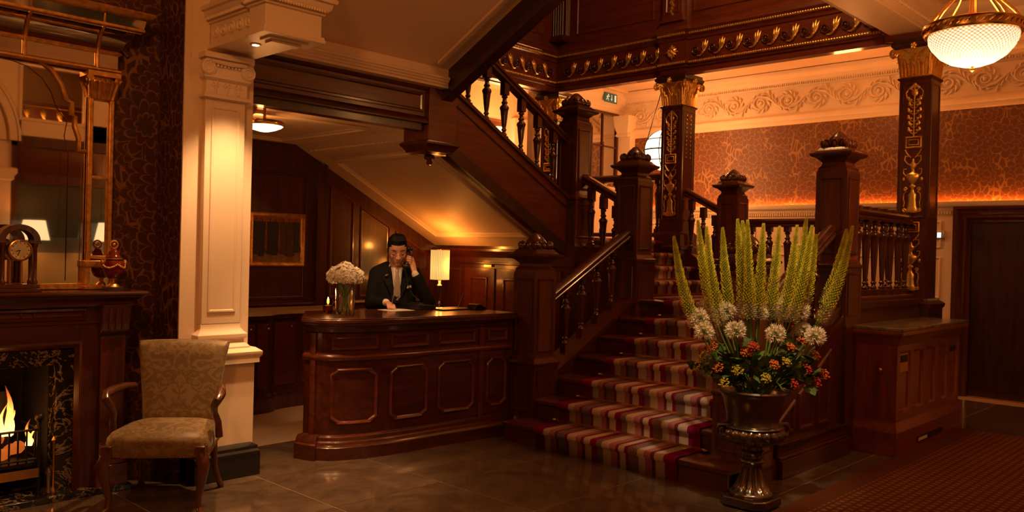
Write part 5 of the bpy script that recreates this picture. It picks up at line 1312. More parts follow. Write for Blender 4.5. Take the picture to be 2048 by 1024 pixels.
# lidded urn on shelf
lv_ = thing('lidded_urn', 'dark red stone urn with gilt garland and lid on the mantel shelf', 'urn', (2.13, 5.52, 1.243))
x, y, z = 2.13, 5.52, 1.243
MB().cbox((x, y, z+.012), (.10, .10, .024)).build('plinth', M['wood_dark'], lv_, bevel=.002)
MB().lathe([(.035, z+.024), (.03, z+.035), (.012, z+.05), (.012, z+.065), (.03, z+.075)], 16, T(x, y, 0)).build('foot', GF, lv_)
MB().lathe([(.02, z+.07), (.045, z+.085), (.062, z+.12), (.066, z+.16), (.06, z+.185), (.045, z+.19), (.04, z+.2)], 22, T(x, y, 0)).build('bowl', M['red_stone'], lv_)
MB().lathe([(.046, z+.2), (.048, z+.21), (.035, z+.225), (.03, z+.245), (.022, z+.255), (.008, z+.265)], 18, T(x, y, 0)).build('lid', M['red_stone'], lv_)
MB().tube([(x+.024*math.cos(k*PI/8), y, z+.29+.024*math.sin(k*PI/8)) for k in range(16)], .006, 6, True).ball((x, y, z+.29), .012, 8, 6).build('finial', GF, lv_)
gl = MB()
for k in range(48):
    a = 2*PI*k/48; gl.ball((x+.066*math.cos(a), y+.066*math.sin(a), z+.165-.022*abs(math.sin(2*a))), .0075, 5, 4)
for s in (-1, 1): gl.ball((x+s*.07, y, z+.175), .018, 8, 6, (.7, 1, 1.2))
gl.tube([(x+.049*math.cos(k*PI/8), y+.049*math.sin(k*PI/8), z+.2) for k in range(16)], .005, 5, True); gl.build('gilt_garland', G, lv_)['kind'] = 'stuff'
# ------------------------------------------------------------------ armchair
ch = thing('armchair', 'gold damask armchair with walnut cabriole legs and scrolled open arms', 'chair', (2.245, 4.945, 0), world=False, rotz=math.radians(-39.7))
WC = M['wood_chair']
def legtube(pts, rs): return MB().tube(pts, rs, 10)
for s in (-1, 1):
    legtube([(s*.255, -.255, .35), (s*.275, -.275, .29), (s*.265, -.268, .20), (s*.245, -.25, .10), (s*.25, -.258, .04), (s*.268, -.285, .018), (s*.272, -.292, .006)], [.036, .036, .026, .019, .016, .024, .020]).build('front_leg', WC, ch)
    MB().cbox((s*.255, -.255, .365), (.06, .06, .07)).build('leg_block', WC, ch, bevel=.006)
    legtube([(s*.215, .235, .40), (s*.215, .24, .28), (s*.22, .255, .15), (s*.235, .30, .05), (s*.245, .325, .012), (s*.246, .33, .004)], [.024, .023, .019, .018, .022, .02]).build('back_leg', WC, ch)
    arm = MB().tube([(s*.265, .22, .665), (s*.285, .10, .68), (s*.31, -.02, .675), (s*.325, -.10, .665), (s*.315, -.135, .64), (s*.292, -.12, .60), (s*.285, -.075, .55), (s*.30, -.045, .49), (s*.305, -.03, .40)], [.020, .022, .026, .028, .026, .022, .019, .020, .022], 10)
    arm.build('arm', WC, ch)
seat = MB(); rg = []
def sect(w_, y0, y1, z, nseg=28, p=5):
    out = []
    for k in range(nseg):
        a = 2*PI*k/nseg; c_, s_ = math.cos(a), math.sin(a)
        xx = math.copysign(abs(c_)**(2/p), c_); yy = math.copysign(abs(s_)**(2/p), s_)
        tap = 1-.13*(yy+1)/2
        out.append((w_*xx*tap, (y0+y1)/2+(y1-y0)/2*yy, z))
    return out
for w_, m_, z in ((.285, .0, .335), (.295, .0, .345), (.297, 0, .40), (.292, .0, .43), (.275, .02, .455), (.22, .07, .473), (.12, .15, .482), (.02, .24, .484)): rg.append(sect(w_, -.29+m_, .25-m_, z))
seat.loft(rg); seat.build('seat', M['damask'], ch, smooth=60)
bk = MB(); rg = []
for i in range(13):
    t_ = i/12; z = .41+.525*t_; wd = .215+.065*t_**1.3; yc = .235+.085*t_+.02*t_*t_; th = .038*(1 if 0 < i < 12 else .5)
    if i == 12: z -= .006
    r = []
    for k in range(28):
        a = 2*PI*k/28; c_, s_ = math.cos(a), math.sin(a); xx = math.copysign(abs(c_)**(.35), c_); yy = math.copysign(abs(s_)**.6, s_)
        r.append((wd*xx, yc+th*yy-.03*(1-abs(xx))*0, z+(.012*(1-xx*xx) if i > 10 else 0)))
    rg.append(r)
bk.loft(rg); bk.build('backrest', M['damask'], ch, smooth=60)
nl = MB()
for k in range(30): nl.ball((-.27+.54*k/29, -.292+.004*abs(k-14.5)/14.5, .345), .0055, 6, 4)
for s in (-1, 1):
    for k in range(26): nl.ball((s*(.297-.0016*k), -.26+.018*k, .345), .0055, 6, 4)
    for k in range(6): nl.ball((s*.285, -.286, .355+.012*k), .0055, 6, 4)
nl.build('nail_heads', M['brass'], ch)['kind'] = 'stuff'
# ------------------------------------------------------------------ flower urn
UX, UY = 4.885, 2.53
un = thing('metal_urn', 'large dark pewter campana urn standing by the foot of the stairs', 'urn', (UX, UY, 0))
P_ = M['pewter']
oc = [(-.155, -.10), (-.10, -.155), (.10, -.155), (.155, -.10), (.155, .10), (.10, .155), (-.10, .155), (-.155, .10)]
MB().prism(oc, lambda u, v, w_: (UX+u, UY+v, w_), 0.012, .065).build('plinth', P_, un, bevel=.006)
def fluted(prof, n, depth, name):
    b = MB(); N = n*4; vs = []; fs = []
    for r, z, d in prof:
        for k in range(N): a = 2*PI*k/N; rr = r*(1-d*depth*abs(math.cos(k*PI/4))); vs.append((UX+rr*math.cos(a), UY+rr*math.sin(a), z))
    for i in range(len(prof)-1):
        for k in range(N): fs.append((i*N+k, i*N+(k+1) % N, (i+1)*N+(k+1) % N, (i+1)*N+k))
    b.add(vs, fs); return b.build(name, P_, un, smooth=60)
fluted([(.13, .065, 0), (.137, .075, 0), (.13, .09, 0), (.118, .098, 1), (.095, .13, 1), (.076, .18, 1), (.066, .23, 1), (.062, .262, 1), (.062, .268, 0)], 14, .16, 'foot')
MB().lathe([(.06, .266), (.076, .272), (.082, .284), (.074, .297), (.062, .302), (.060, .318), (.074, .324), (.080, .336), (.072, .348), (.062, .352), (.060, .372), (.08, .380)], 36, T(UX, UY, 0)).build('knop', P_, un)
fluted([(.078, .378, 0), (.12, .388, 1), (.17, .408, 1), (.20, .436, 1), (.208, .46, 1), (.20, .482, 1), (.178, .494, .5), (.170, .498, 0)], 22, .10, 'gadrooned_bowl')
MB().lathe([(.185, .494), (.19, .50), (.185, .508), (.165, .512), (.160, .53), (.163, .57), (.172, .62), (.186, .67), (.205, .70), (.222, .712), (.228, .722), (.222, .732), (.208, .728), (.19, .70), (.17, .6), (.001, .58)], 44, T(UX, UY, 0), cap=False).build('body', P_, un, smooth=50)
for a in (-.7, 2.44):
    d = Vector((math.cos(a), math.sin(a), 0)); c = Vector((UX, UY, 0))
    MB().tube([c+d*.17+Vector((0, 0, .505)), c+d*.225+Vector((0, 0, .505)), c+d*.235+Vector((0, 0, .48)), c+d*.228+Vector((0, 0, .44)), c+d*.19+Vector((0, 0, .42))], .016, 8).build('handle', P_, un)
# ------------------------------------------------------------------ flowers
random.seed(21)
def pix(x, y, k):
    """point on the view ray of a photo pixel at forward distance k"""
    a, b = (x-1024)/1684.66, (512-y)/1684.66
    return Vector((0, 0, CAMH))+(_f+_r*a+_u*b)*k
D0 = (Vector((UX, UY, CAMH))-Vector((0, 0, CAMH))).dot(_f)
core = Vector((UX, UY, .66))
tips = [(1348, 474), (1396, 442), (1413, 455), (1445, 457), (1475, 440), (1485, 443), (1495, 442), (1527, 449), (1559, 454), (1594, 452), (1613, 437), (1624, 453), (1632, 471), (1693, 460), (1705, 454)]
LILAB = ['leaning furthest over the stairs', 'tall beside the outermost leaning spike', 'slightly bent next to the stairs', 'short among the stair-side group', 'tallest of the dense middle clump', 'hidden in the middle clump', 'upright at the edge of the middle clump', 'standing alone in the middle', 'curved one beside the lone middle spike', 'broad pale one near the tall newel', 'thin and tallest near the tall newel', 'beside the tallest near the tall newel', 'short one tucked behind the newel-side group', 'short twin leaning toward the column', 'longest twin leaning toward the column']
for i, (tx, ty) in enumerate(tips):
    dep = D0+[-.05, .08, -.10, .10, .02, .14, -.08, -.04, .10, -.06, .08, -.12, .12, .05, -.05][i]
    tip = pix(tx, ty, dep); f = thing('foxtail_lily', 'lime green foxtail lily spike, '+LILAB[i], 'flower', tuple(core), 'foxtail lilies in the pewter urn')
    base = core+Vector((random.uniform(-.05, .05), random.uniform(-.05, .05), 0))
    side = Vector((tip.x-base.x, tip.y-base.y, 0))
    def cv(t_):     # bends outward low then rises
        p = base.lerp(tip, t_); return p+side*(.20*math.sin(PI*t_))*(1 if side.length > .2 else .3)+Vector((0, 0, -.03*math.sin(PI*t_)))
    MB().tube([cv(k/14) for k in range(15)], [.0065-.0003*k for k in range(15)], 5).build('stem', M['stem'], f)
    b = MB(); pb = MB(); n = 600; t0 = .48 if i not in (5, 12, 13) else .58
    for k in range(n):
        t_ = t0+(1-t0)*(k/n)**.95; p = cv(t_); d = (cv(min(1, t_+.01))-cv(t_-.01)).normalized()
        s = (t_-t0)/(1-t0); rad = .038*(1-s)**.7*random.uniform(.75, 1.12)+.004
        a = k*2.39996; t1 = d.orthogonal().normalized(); t2 = d.cross(t1); o_ = t1*math.cos(a)+t2*math.sin(a)
        q = p+o_*rad+d*(.006); L = .014*(1-s*.45); w_ = .0055*(1-s*.35)
        e = d.cross(o_).normalized(); tip_ = q+(o_*.55+d*.8).normalized()*L
        tgt = pb if s < .17 and random.random() < .8 else b
        if tgt is pb: L = .013; tip_ = q+o_*L; w_ = .006
        tgt.add([p+o_*rad*.3, q+e*w_, tip_, q-e*w_, q+o_*w_*1.2], [(0, 1, 4), (0, 4, 3), (1, 2, 4), (4, 2, 3), (0, 3, 2, 1)])
    MB().tube([cv(t0+(1-t0)*(.16+.84*k/12)) for k in range(13)], [(.012*(1-k/12)**.6+.003) for k in range(13)], 7).build('spike_core', M['lily_core'], f)
    o = b.build('bud_spike', M['lily'], f, smooth=0); o['kind'] = 'stuff'
    if pb.v: pb.build('open_florets', M['cream_petal'], f, smooth=0)['kind'] = 'stuff'
heads = [(1400, 637), (1408, 664), (1452, 622), (1472, 662), (1519, 628), (1551, 669), (1558, 612), (1600, 626), (1630, 674), (1606, 660), (1440, 640), (1497, 625), (1415, 612), (1580, 610)]
HLAB = ['outermost over the striped stairs', 'below the outermost stair-side head', 'behind beside the leaning spike stems', 'large and low at the front, stair side', 'middle one behind the stems', 'largest, low in the middle front', 'small, high behind the middle stems', 'upright on the newel side', 'lowest on the newel side', 'half hidden behind the lowest newel-side head', 'tucked behind the stair-side heads', 'hidden among the middle stems', 'small, high on the stair side', 'small, high on the newel side']
for i, (tx, ty) in enumerate(heads):
    dep = D0+[-.05, -.12, .05, -.18, .04, -.20, .1, -.02, -.14, .0, .08, .12, .1, .12][i]
    c = pix(tx, ty, dep); f = thing('agapanthus', 'cream white agapanthus head, '+HLAB[i], 'flower', tuple(core), 'agapanthus in the pewter urn')
    R = .062 if i in (0, 1, 3, 5, 8, 2, 7) else .05
    base = core+Vector((random.uniform(-.06, .06), random.uniform(-.06, .06), 0)); m_ = base.lerp(c, .5)+Vector((c.x-base.x, c.y-base.y, 0))*.12
    MB().tube([base, base.lerp(m_, .6), m_, m_.lerp(c, .6), c], .0055, 6).build('stem', M['stem'], f)
    b = MB(); gs_ = MB()
    for k in range(46):
        z_ = 1-1.75*(k+.5)/46; th = k*2.39996; rr = math.sqrt(max(0, 1-z_*z_)); d = Vector((rr*math.cos(th), rr*math.sin(th), z_)); L = R*random.uniform(.85, 1.15)
        gs_.tube([c, c+d*L*.5], .0012, 4)
        p = c+d*L*.45; t1 = d.orthogonal().normalized(); t2 = d.cross(t1)
        for q in range(5):
            a = q*2*PI/5+k; o_ = t1*math.cos(a)+t2*math.sin(a); e = d.cross(o_)
            b.add([p, p+d*L*.38+o_*.006+e*.0042, p+d*L*.62+o_*.016, p+d*L*.38+o_*.006-e*.0042], [(0, 1, 2, 3)])
    gs_.build('pedicels', M['stem'], f, smooth=0)['kind'] = 'stuff'; b.build('florets', M['cream_petal'], f, smooth=0)['kind'] = 'stuff'
# foliage sprigs with leaves and berry clusters
def leafmesh(mat):
    b = MB(); n = 9; out = []
    lob = [(0, 0), (.25, .14), (.46, .08), (.52, .30), (.40, .42), (.50, .58), (.30, .66), (.16, .86), (0, 1.0)]
    vs = [(0, t_, .06*math.sin(PI*t_)) for t_ in [y_ for x_, y_ in lob]]
    N = len(lob)
    allv = vs+[(x_, y_, -.05*x_*2+.04*math.sin(PI*y_)) for x_, y_ in lob]+[(-x_, y_, -.05*x_*2+.04*math.sin(PI*y_)) for x_, y_ in lob]
    fs = [(i, N+i, N+i+1, i+1) for i in range(N-1)]+[(i, i+1, 2*N+i+1, 2*N+i) for i in range(N-1)]
    b.add(allv, fs); me = b.mesh('leaf', 60); me.materials.append(mat); return me
LM = [leafmesh(M['leaf']), leafmesh(M['leaf2'])]
BMs = {}
for nm_ in ('berry_o', 'berry_r', 'berry_y'):
    b = MB(); random.seed(5)
    for k in range(34):
        a = k*2.4; r = .028*math.sqrt(k/34); b.ball((r*math.cos(a)*1.1, r*math.sin(a), random.uniform(-.010, .012)+.012-r*.4), .0052, 6, 4)
    BMs[nm_] = b.mesh('berries', 60); BMs[nm_].materials.append(M[nm_])
random.seed(33)
sprigs = [(1412, 715, 'berry_y'), (1428, 700, 'berry_o'), (1440, 740, 'berry_o'), (1452, 768, 'berry_y'), (1490, 712, 'berry_o'), (1503, 700, 'berry_r'), (1540, 735, 'berry_o'), (1560, 730, 'berry_y'), (1570, 702, 'berry_o'), (1573, 770, 'berry_r'), (1600, 742, 'berry_r'), (1617, 715, 'berry_o'), (1634, 750, 'berry_o'), (1618, 765, 'berry_r'), (1475, 745, 'berry_y'), (1592, 690, 'berry_o'), (1400, 735, 'berry_y'), (1525, 760, 'berry_y')]
SLAB = ['yellow-green tip nearest the carpet', 'orange tip high on the stair side', 'orange tip low on the stair side', 'yellow tip hanging over the urn rim, stair side', 'orange cluster upper middle', 'red cluster upper middle', 'orange cluster in the centre front', 'yellow cluster in the centre front', 'orange cluster under the big agapanthus', 'red cluster over the rim in front', 'red cluster on the newel side', 'orange cluster high on the newel side', 'orange cluster outermost on the newel side', 'red cluster low on the newel side', 'yellow cluster inside the stair-side leaves', 'small orange cluster behind the newel-side agapanthus', 'pale yellow tip lowest at the stair side', 'yellow cluster over the rim in the middle']
for i, (tx, ty, bm_) in enumerate(sprigs):
    edge = abs(tx-1518)/120; dep = D0-.20+.22*edge**1.5+random.uniform(-.02, .04)
    c = pix(tx, ty, dep); f = thing('viburnum_sprig', 'leafy sprig with '+SLAB[i], 'sprig', tuple(core), 'berried sprigs in the pewter urn')
    base = core+Vector((random.uniform(-.08, .08), random.uniform(-.08, .08), .02)); m_ = base.lerp(c, .55)+Vector((0, 0, .05))
    MB().tube([base, m_, c], .0035, 5).build('twig', M['leaf2'], f)
    q = link('berry_cluster', BMs[bm_], None, f); q.location = c; out = (c-core).normalized(); q.rotation_euler = out.to_track_quat('Z', 'Y').to_euler(); q.location = c+out*.03-_f*.05; q.scale = (1.15, 1.15, 1.15)
    for k in range(16):
        t_ = random.uniform(.35, 1.02); p = base.lerp(m_, t_*2) if t_ < .5 else m_.lerp(c, (t_-.5)*2)
        a = random.uniform(0, 2*PI); d = (out+Vector((random.uniform(-1, 1), random.uniform(-1, 1), random.uniform(-.9, .5)))*.9).normalized()
        l = link('leaf', LM[k % 3 == 0], None, f); l.location = p+d*.02
        l.rotation_euler = (d.to_track_quat('Y', 'Z') @ Vector((0, 0, 1)).rotation_difference(Vector((0, 0, 1)))).to_euler()
        l.rotation_euler.rotate_axis('Y', random.uniform(-.9, .9)); s = random.uniform(.05, .09); l.scale = (s, s, s)
# ------------------------------------------------------------------ radiator cabinet
cbn = thing('radiator_cabinet', 'mahogany cabinet with five sunk panels brass vents and a marble top', 'cabinet', (7.75, 2.55, 0))
x0, x1, y0, y1 = 6.95, 8.57, 2.375, 2.735
R_ = wood('cabinet_mahogany_rail', (.12, .026, .009), (.28, .066, .021), 'X'); RZ_ = wood('cabinet_mahogany', (.13, .028, .010), (.31, .072, .023), 'Z')
MB().box(x0+.003, x1-.003, y0+.02, y1, .10, .93).build('body', RZ_, cbn)
MB().box(x0-.02, x1+.02, y0-.015, y1, 0.0, .19).build('plinth', R_, cbn, bevel=.003)
MB().sweep([(x0, y1, 0), (x0, y0, 0), (x1, y0, 0), (x1, y1, 0)], [(.02, .19), (.015, .215), (.005, .235), (0, .27), (-.02, .27), (-.02, .19)]).build('plinth_moulding', R_, cbn)
MB().sweep([(x0, y1, 0), (x0, y0, 0), (x1, y0, 0), (x1, y1, 0)], [(-.02, .88), (0, .88), (.01, .90), (.02, .93), (.04, .955), (.055, .965), (.06, .99), (.055, 1.0), (-.02, 1.0)]).build('cornice', R_, cbn)
MB().box(x0-.06, x1+.06, y0-.06, y1, .999, 1.025).build('marble_top', M['vstone'], cbn, bevel=.005)
stiles = [x0, x0+.40, x0+.70, x0+.99, x0+1.27, x1]
n_ = 5; w0 = .075; px_ = []
edges = [x0+.05+i*(x1-x0-.05)/5 for i in range(6)]
for i in range(6): MB().box(edges[i]-.05, edges[i]+.02 if i < 5 else x1, y0, y0+.03, .338, .832).build('stile', RZ_, cbn)
MB().box(x0, x1, y0, y0+.03, .27, .34).box(x0, x1, y0, y0+.03, .83, .885).build('rail', R_, cbn)
for i in range(5):
    a, b_ = edges[i]+.02, edges[i+1]-.05
    MB().mold(rect(a, b_, .34, .83), [(0, 0), (.012, -.004), (.02, -.016), (.028, -.018)], faceY(y0)).build('panel_moulding', R_, cbn)
    if i in (0, 4):
        v = MB().box(a+.03, b_-.03, y0+.012, y0+.022, .66, .815).build('brass_vent', M['brass'], cbn)
        MB().box(a+.05, b_-.05, y0+.008, y0+.014, .74, .795).build('vent_slot', M['black'], v)
sl = MB().box(7.42, 8.08, y0-.018, y0-.01, .05, .10).build('slot', M['black'], cbn)
MB().box(7.44, 7.66, y0-.02, y0-.014, .06, .085).build('slot_paper', M['paper'], cbn)
MB().lathe([(.008, 0), (.008, .012), (.016, .018), (.018, .026), (.008, .034)], 12, T(x0, 2.50, .68) @ RY(-PI/2)).build('knob', M['brass'], cbn)
# ------------------------------------------------------------------ right-hand wall with door
wr = structE('wall_right', 'long wall with brown floral wallpaper above cream panelling and a plaster frieze', 'wall', (XW, 3, 0))
MB().box(XW, XW+.15, 3.10, 8.0, 0, 2.26).box(XW, XW+.15, -1.2, 1.30, 0, 2.26).box(XW, XW+.15, 1.30, 3.10, 2.22, 2.26).build('dado', M['cream'], wr)
MB().box(XW, XW+.15, -1.2, 8.0, 2.26, 3.40).build('wallpaper', M['paperW'], wr)
MB().box(XW, XW+.15, -1.2, 8.0, 3.40, 4.15).build('frieze_ground', M['cream'], wr)
# dado cap forms the light cove
MB().sweep([(XW, 8.0, 0), (XW, -1.2, 0)], [(0, 2.17), (.015, 2.17), (.02, 2.20), (.05, 2.215), (.06, 2.23), (.06, 2.275), (.05, 2.275), (.05, 2.24), (0, 2.24)]).build('dado_cap', M['cream'], wr)
MB().box(XW-.045, XW-.012, -1.2, 7.9, 2.243, 2.250).build('cove_strip', M['cove'], wr)
dn = MB()
for k in range(150): dn.box(XW-.025, XW, 3.12+.032*k, 3.136+.032*k, 2.125, 2.165)
dn.build('dentils', M['cream'], wr)['kind'] = 'stuff'
for a in range(6):
    y0_, y1_ = 3.22+a*.8, 3.22+a*.8+.62
    for z0_, z1_ in ((.35, 1.0), (1.12, 1.62), (1.72, 2.05)): MB().mold(rect(y0_, y1_, z0_, z1_), [(0, 0), (.005, .012), (.018, .014), (.028, .002)], faceX(XW)).build('panel_moulding', M['cream'], wr)
MB().sweep([(XW, 8.0, 0), (XW, -1.2, 0)], [(0, 3.36), (.02, 3.365), (.03, 3.39), (.03, 3.42), (.05, 3.44), (.055, 3.48), (.04, 3.50), (.02, 3.51), (0, 3.515)]).build('picture_cornice', M['cream'], wr)
MB().sweep([(XW, 8.0, 0), (XW, -1.2, 0)], [(0, 3.86), (.02, 3.87), (.03, 3.90), (.07, 3.93), (.08, 3.97), (.13, 4.0), (.15, 4.03), (.15, 4.07), (0, 4.08)]).build('crown_cornice', M['cream'], wr)
dn = MB()
for k in range(200): dn.box(XW-.055, XW-.02, 2.0+.03*k, 2.015+.03*k, 3.885, 3.915)
dn.build('dentils', M['cream'], wr)['kind'] = 'stuff'
# acanthus scroll relief
def relief():
    b = MB(); fn = lambda u, v, w_: (-w_, u, v)
    b.tube([fn(-.32, -.10, .008), fn(-.22, -.02, .014), fn(-.12, .07, .014), fn(0, .10, .014)], [.010, .016, .018, .014], 6)
    b.tube([fn(.11*(1-i/26*.82)*math.cos(PI/2-i/26*2*PI*1.6), .10*(1-i/26*.82)*math.sin(PI/2-i/26*2*PI*1.6), .012) for i in range(27)], [.018-.0004*i for i in range(27)], 6)
    b.ball(fn(0, 0, .012), .03, 8, 6, (.6, 1, 1))
    for k in range(9):
        a = .4+k*.62; r = .125; b.tube([fn(.10*math.cos(a), .10*math.sin(a), .01), fn(.13*math.cos(a+.25), .13*math.sin(a+.25), .018), fn(.15*math.cos(a+.6), .145*math.sin(a+.6), .006)], [.010, .016, .004], 5)
    for k in range(4): b.tube([fn(-.30+.05*k, -.09+.05*k, .008), fn(-.27+.05*k, -.02+.06*k, .016), fn(-.31+.06*k, .03+.04*k, .006)], [.008, .014, .004], 5)
    me = b.mesh('acanthus_scroll', 60); me.materials.append(M['cream']); return me
RM = relief()
for k in range(16):
    o = link('acanthus_scroll', RM, None, wr); o.location = (XW, 7.6-.40*k, 3.69); o.scale = (1, 1, 1 if k % 2 else -1)
d1 = structE('door_1', 'wide dark mahogany double door with heavy moulded frame', 'door', (XW, 2.4, 0))
DW = M['wood']
fr = [(0, .0), (.0, .05), (.03, .06), (.05, .045), (.07, .05), (.10, .035), (.13, .04), (.16, .02), (.19, .015), (.19, 0)]
MB().mold([(1.30, -.3), (3.09, -.3), (3.09, 2.215), (1.30, 2.215)], fr, faceX(XW)).build('door_frame', DW, d1)
for a, b_ in ((1.50, 2.20), (2.205, 2.90)):
    dd = MB().box(XW+.01, XW+.06, a, b_, .0, 2.03).build('door_leaf', M['wood_dark'], d1)
    MB().box(XW+.0, XW+.012, a+.01, b_-.01, .02, .10).build('kick_plate', M['wood_dark'], dd)
MB().box(XW-.004, XW+.1, 1.49, 2.91, 0, .012).build('threshold', M['brass'], d1)
kp = thing('wall_keypad', 'small steel keypad with glowing white screen on cream panelling', 'keypad', (XW, 3.24, 1.84))
MB().box(XW-.02, XW, 3.185, 3.305, 1.83, 1.93).build('plate', M['steel'], kp, bevel=.004)
MB().box(XW-.024, XW-.02, 3.225, 3.265, 1.85, 1.91).build('screen', M['screen'], kp)
# ------------------------------------------------------------------ white ceiling beam by the column
bm = structE('trim_1', 'cream plaster ceiling beam with egg and dart cornice running to the gilded column', 'beam', (6, 2.95, 3.8))
MB().box(2.62, 8.95, 2.79, 3.11, 3.80, 4.12).build('beam_body', M['cream'], bm)
MB().sweep([(8.95, 2.79, 0), (2.62, 2.79, 0)], [(0, 3.82), (-.02, 3.83), (-.03, 3.86), (-.06, 3.90), (-.07, 3.94), (-.12, 3.97), (-.14, 4.0), (-.14, 4.06), (0, 4.06)]).build('beam_cornice', M['cream'], bm)
MB().sweep([(2.62, 3.11, 0), (8.66, 3.11, 0)], [(0, 3.82), (-.03, 3.83), (-.05, 3.86), (-.09, 3.87), (-.13, 3.90), (-.2, 3.92), (-.24, 3.96), (-.24, 4.0), (0, 4.02)]).build('beam_cornice', M['cream'], bm)
eg = MB()
for k in range(110): eg.ball((8.85-.04*k, 2.742, 3.885), .016, 6, 4, (1, .8, 1.2))
eg.build('egg_and_dart', M['cream'], bm)['kind'] = 'stuff'
MB().box(8.90, 9.05, -1.2, 2.79, 3.80, 4.12).sweep([(8.90, -1.2, 0), (8.90, 2.79, 0)], [(0, 3.82), (-.02, 3.83), (-.03, 3.86), (-.06, 3.90), (-.07, 3.94), (-.12, 3.97), (-.14, 4.0), (-.14, 4.06), (0, 4.06)]).build('cross_beam', M['cream'], bm)
MB().mold(rect(5.4, 8.4, .4, 2.35), [(0, 0), (.02, -.03), (.05, -.04), (.08, -.02), (.10, -.03), (.13, 0)], lambda u, v, w_: (u, v, 4.05+w_)).build('ceiling_coffer', M['cream'], bm)
def cutglass():
    m, t, b = newmat('lit_cut_glass'); g = NT(t); b.inputs['Base Color'].default_value = (.9, .8, .6, 1); b.inputs['Roughness'].default_value = .15
    x, y, z = g.sep(g.mapping(g.obj(), loc=(-6.72, -1.83, 0))); a = g.math('MULTIPLY', g.math('ARCTAN2', x, y), 26); h = g.math('MULTIPLY', z, 130)
    d = g.math('MULTIPLY', g.math('ABSOLUTE', g.math('SINE', g.math('ADD', a, h))), g.math('ABSOLUTE', g.math('SINE', g.math('SUBTRACT', a, h))))
    low = g.math('SUBTRACT', 1, g.math('MULTIPLY', g.math('SUBTRACT', z, 3.0), 3.2), clamp=True)
    g.put(b.inputs['Emission Color'], g.ramp(d, [(0, (1, .50, .17)), (.6, (1, .76, .46))]))
    g.put(b.inputs['Emission Strength'], g.math('MULTIPLY', g.math('ADD', .5, g.math('MULTIPLY', d, 1.6)), g.math('ADD', .35, g.math('MULTIPLY', low, 1.5)))); return m
# ------------------------------------------------------------------ chandelier
cx, cy = 6.72, 1.83
chd = thing('chandelier', 'glowing cut glass bowl chandelier with ornate brass rim and curved arms', 'chandelier', (cx, cy, 2.95))
n = 48; zr = 3.215; Rr = .315
MB().lathe([(Rr-.02, zr-.012), (Rr+.005, zr-.008), (Rr+.012, zr+.01), (Rr+.008, zr+.05), (Rr+.018, zr+.065), (Rr+.005, zr+.075), (Rr-.03, zr+.07), (Rr-.03, zr-.01)], n, T(cx, cy, 0)).build('brass_rim', M['brass'], chd)
lf_ = MB()
for k in range(40):
    a = 2*PI*k/40; d = Vector((math.cos(a), math.sin(a), 0)); t_ = Vector((-d.y, d.x, 0)); c = Vector((cx, cy, zr+.03))
    lf_.tube([c+d*(Rr+.012)-t_*.02+Vector((0, 0, -.015)), c+d*(Rr+.02), c+d*(Rr+.012)+t_*.018+Vector((0, 0, .018))], [.004, .009, .003], 5)
lf_.build('rim_leaves', M['brass'], chd)
pb_ = [(.012, zr-.235), (.08, zr-.228), (.15, zr-.205), (.22, zr-.16), (.27, zr-.10), (.295, zr-.05), (.30, zr-.005)]
vs = []; fs = []; n = 64
for r, z in pb_:
    for k in range(n): a = 2*PI*k/n; q = r*(1-.012*(k % 2)); vs.append((cx+q*math.cos(a), cy+q*math.sin(a), z))
for i in range(len(pb_)-1):
    for k in range(n): fs.append((i*n+k, i*n+(k+1) % n, (i+1)*n+(k+1) % n, (i+1)*n+k))
MB().add(vs, fs).build('glass_bowl', cutglass(), chd, smooth=10)
for k in range(8):
    a = k*PI/4+.2; d = Vector((math.cos(a), math.sin(a), 0)); c = Vector((cx, cy, 0))
    MB().tube([c+d*Rr+Vector((0, 0, zr+.06)), c+d*.26+Vector((0, 0, zr+.14)), c+d*.15+Vector((0, 0, zr+.26)), c+d*.06+Vector((0, 0, zr+.42)), c+d*.035+Vector((0, 0, zr+.62))], .011, 8).build('arm', M['brass'], chd)
MB().lathe([(.01, zr+.58), (.045, zr+.60), (.05, zr+.63), (.015, zr+.66), (.012, 4.0), (.08, 4.02), (.09, 4.05)], 16, T(cx, cy, 0)).build('ceiling_stem', M['brass'], chd)
MB().lathe([(.001, zr-.275), (.014, zr-.265), (.016, zr-.25), (.008, zr-.24), (.02, zr-.232)], 14, T(cx, cy, 0)).build('finial', M['brass'], chd)
lamp('chandelier_light', 'POINT', (cx, cy, zr+.02), 36, size=.2)
lamp('chandelier_light', 'POINT', (cx, cy, zr-.36), 40, size=.2)
# ------------------------------------------------------------------ corridor behind the stairs
struct('ceiling_corridor', MB().box(8.82, XW, 2.79, 8.0, 4.08, 4.15), M['cream_ceil'], 'cream ceiling of the corridor behind the columns', 'ceiling')
w2 = structE('wall_corridor', 'cream bulkhead wall with cornice closing the corridor behind the stairs', 'wall', (9.8, 8, 0))
MB().box(8.7, XW, 7.95, 8.05, 0, 2.6).box(8.7, 9.6, 7.95, 8.05, 2.6, 4.1).box(9.6, XW, 7.95, 8.05, 3.74, 4.1).build('wall_face', M['cream'], w2)
MB().sweep([(8.7, 7.95, 0), (XW, 7.95, 0)], [(0, 3.80), (.02, 3.81), (.04, 3.86), (.08, 3.89), (.09, 3.94), (.12, 3.97), (.12, 4.05), (0, 4.07)]).build('cornice', M['cream'], w2)
MB().box(XW-.14, XW, 7.70, 7.95, 0, 3.45).sqlathe([(.10, 3.38), (.12, 3.40), (.10, 3.44), (.12, 3.5), (.15, 3.62), (.16, 3.66), (.16, 3.70)], T(XW-.08, 7.82, 0)).build('corner_pilaster', M['cream'], w2)
wd_ = structE('window_1', 'glazed screen with dark glazing bars reflecting the plaster frieze', 'window', (10.2, 7.95, 2.7))
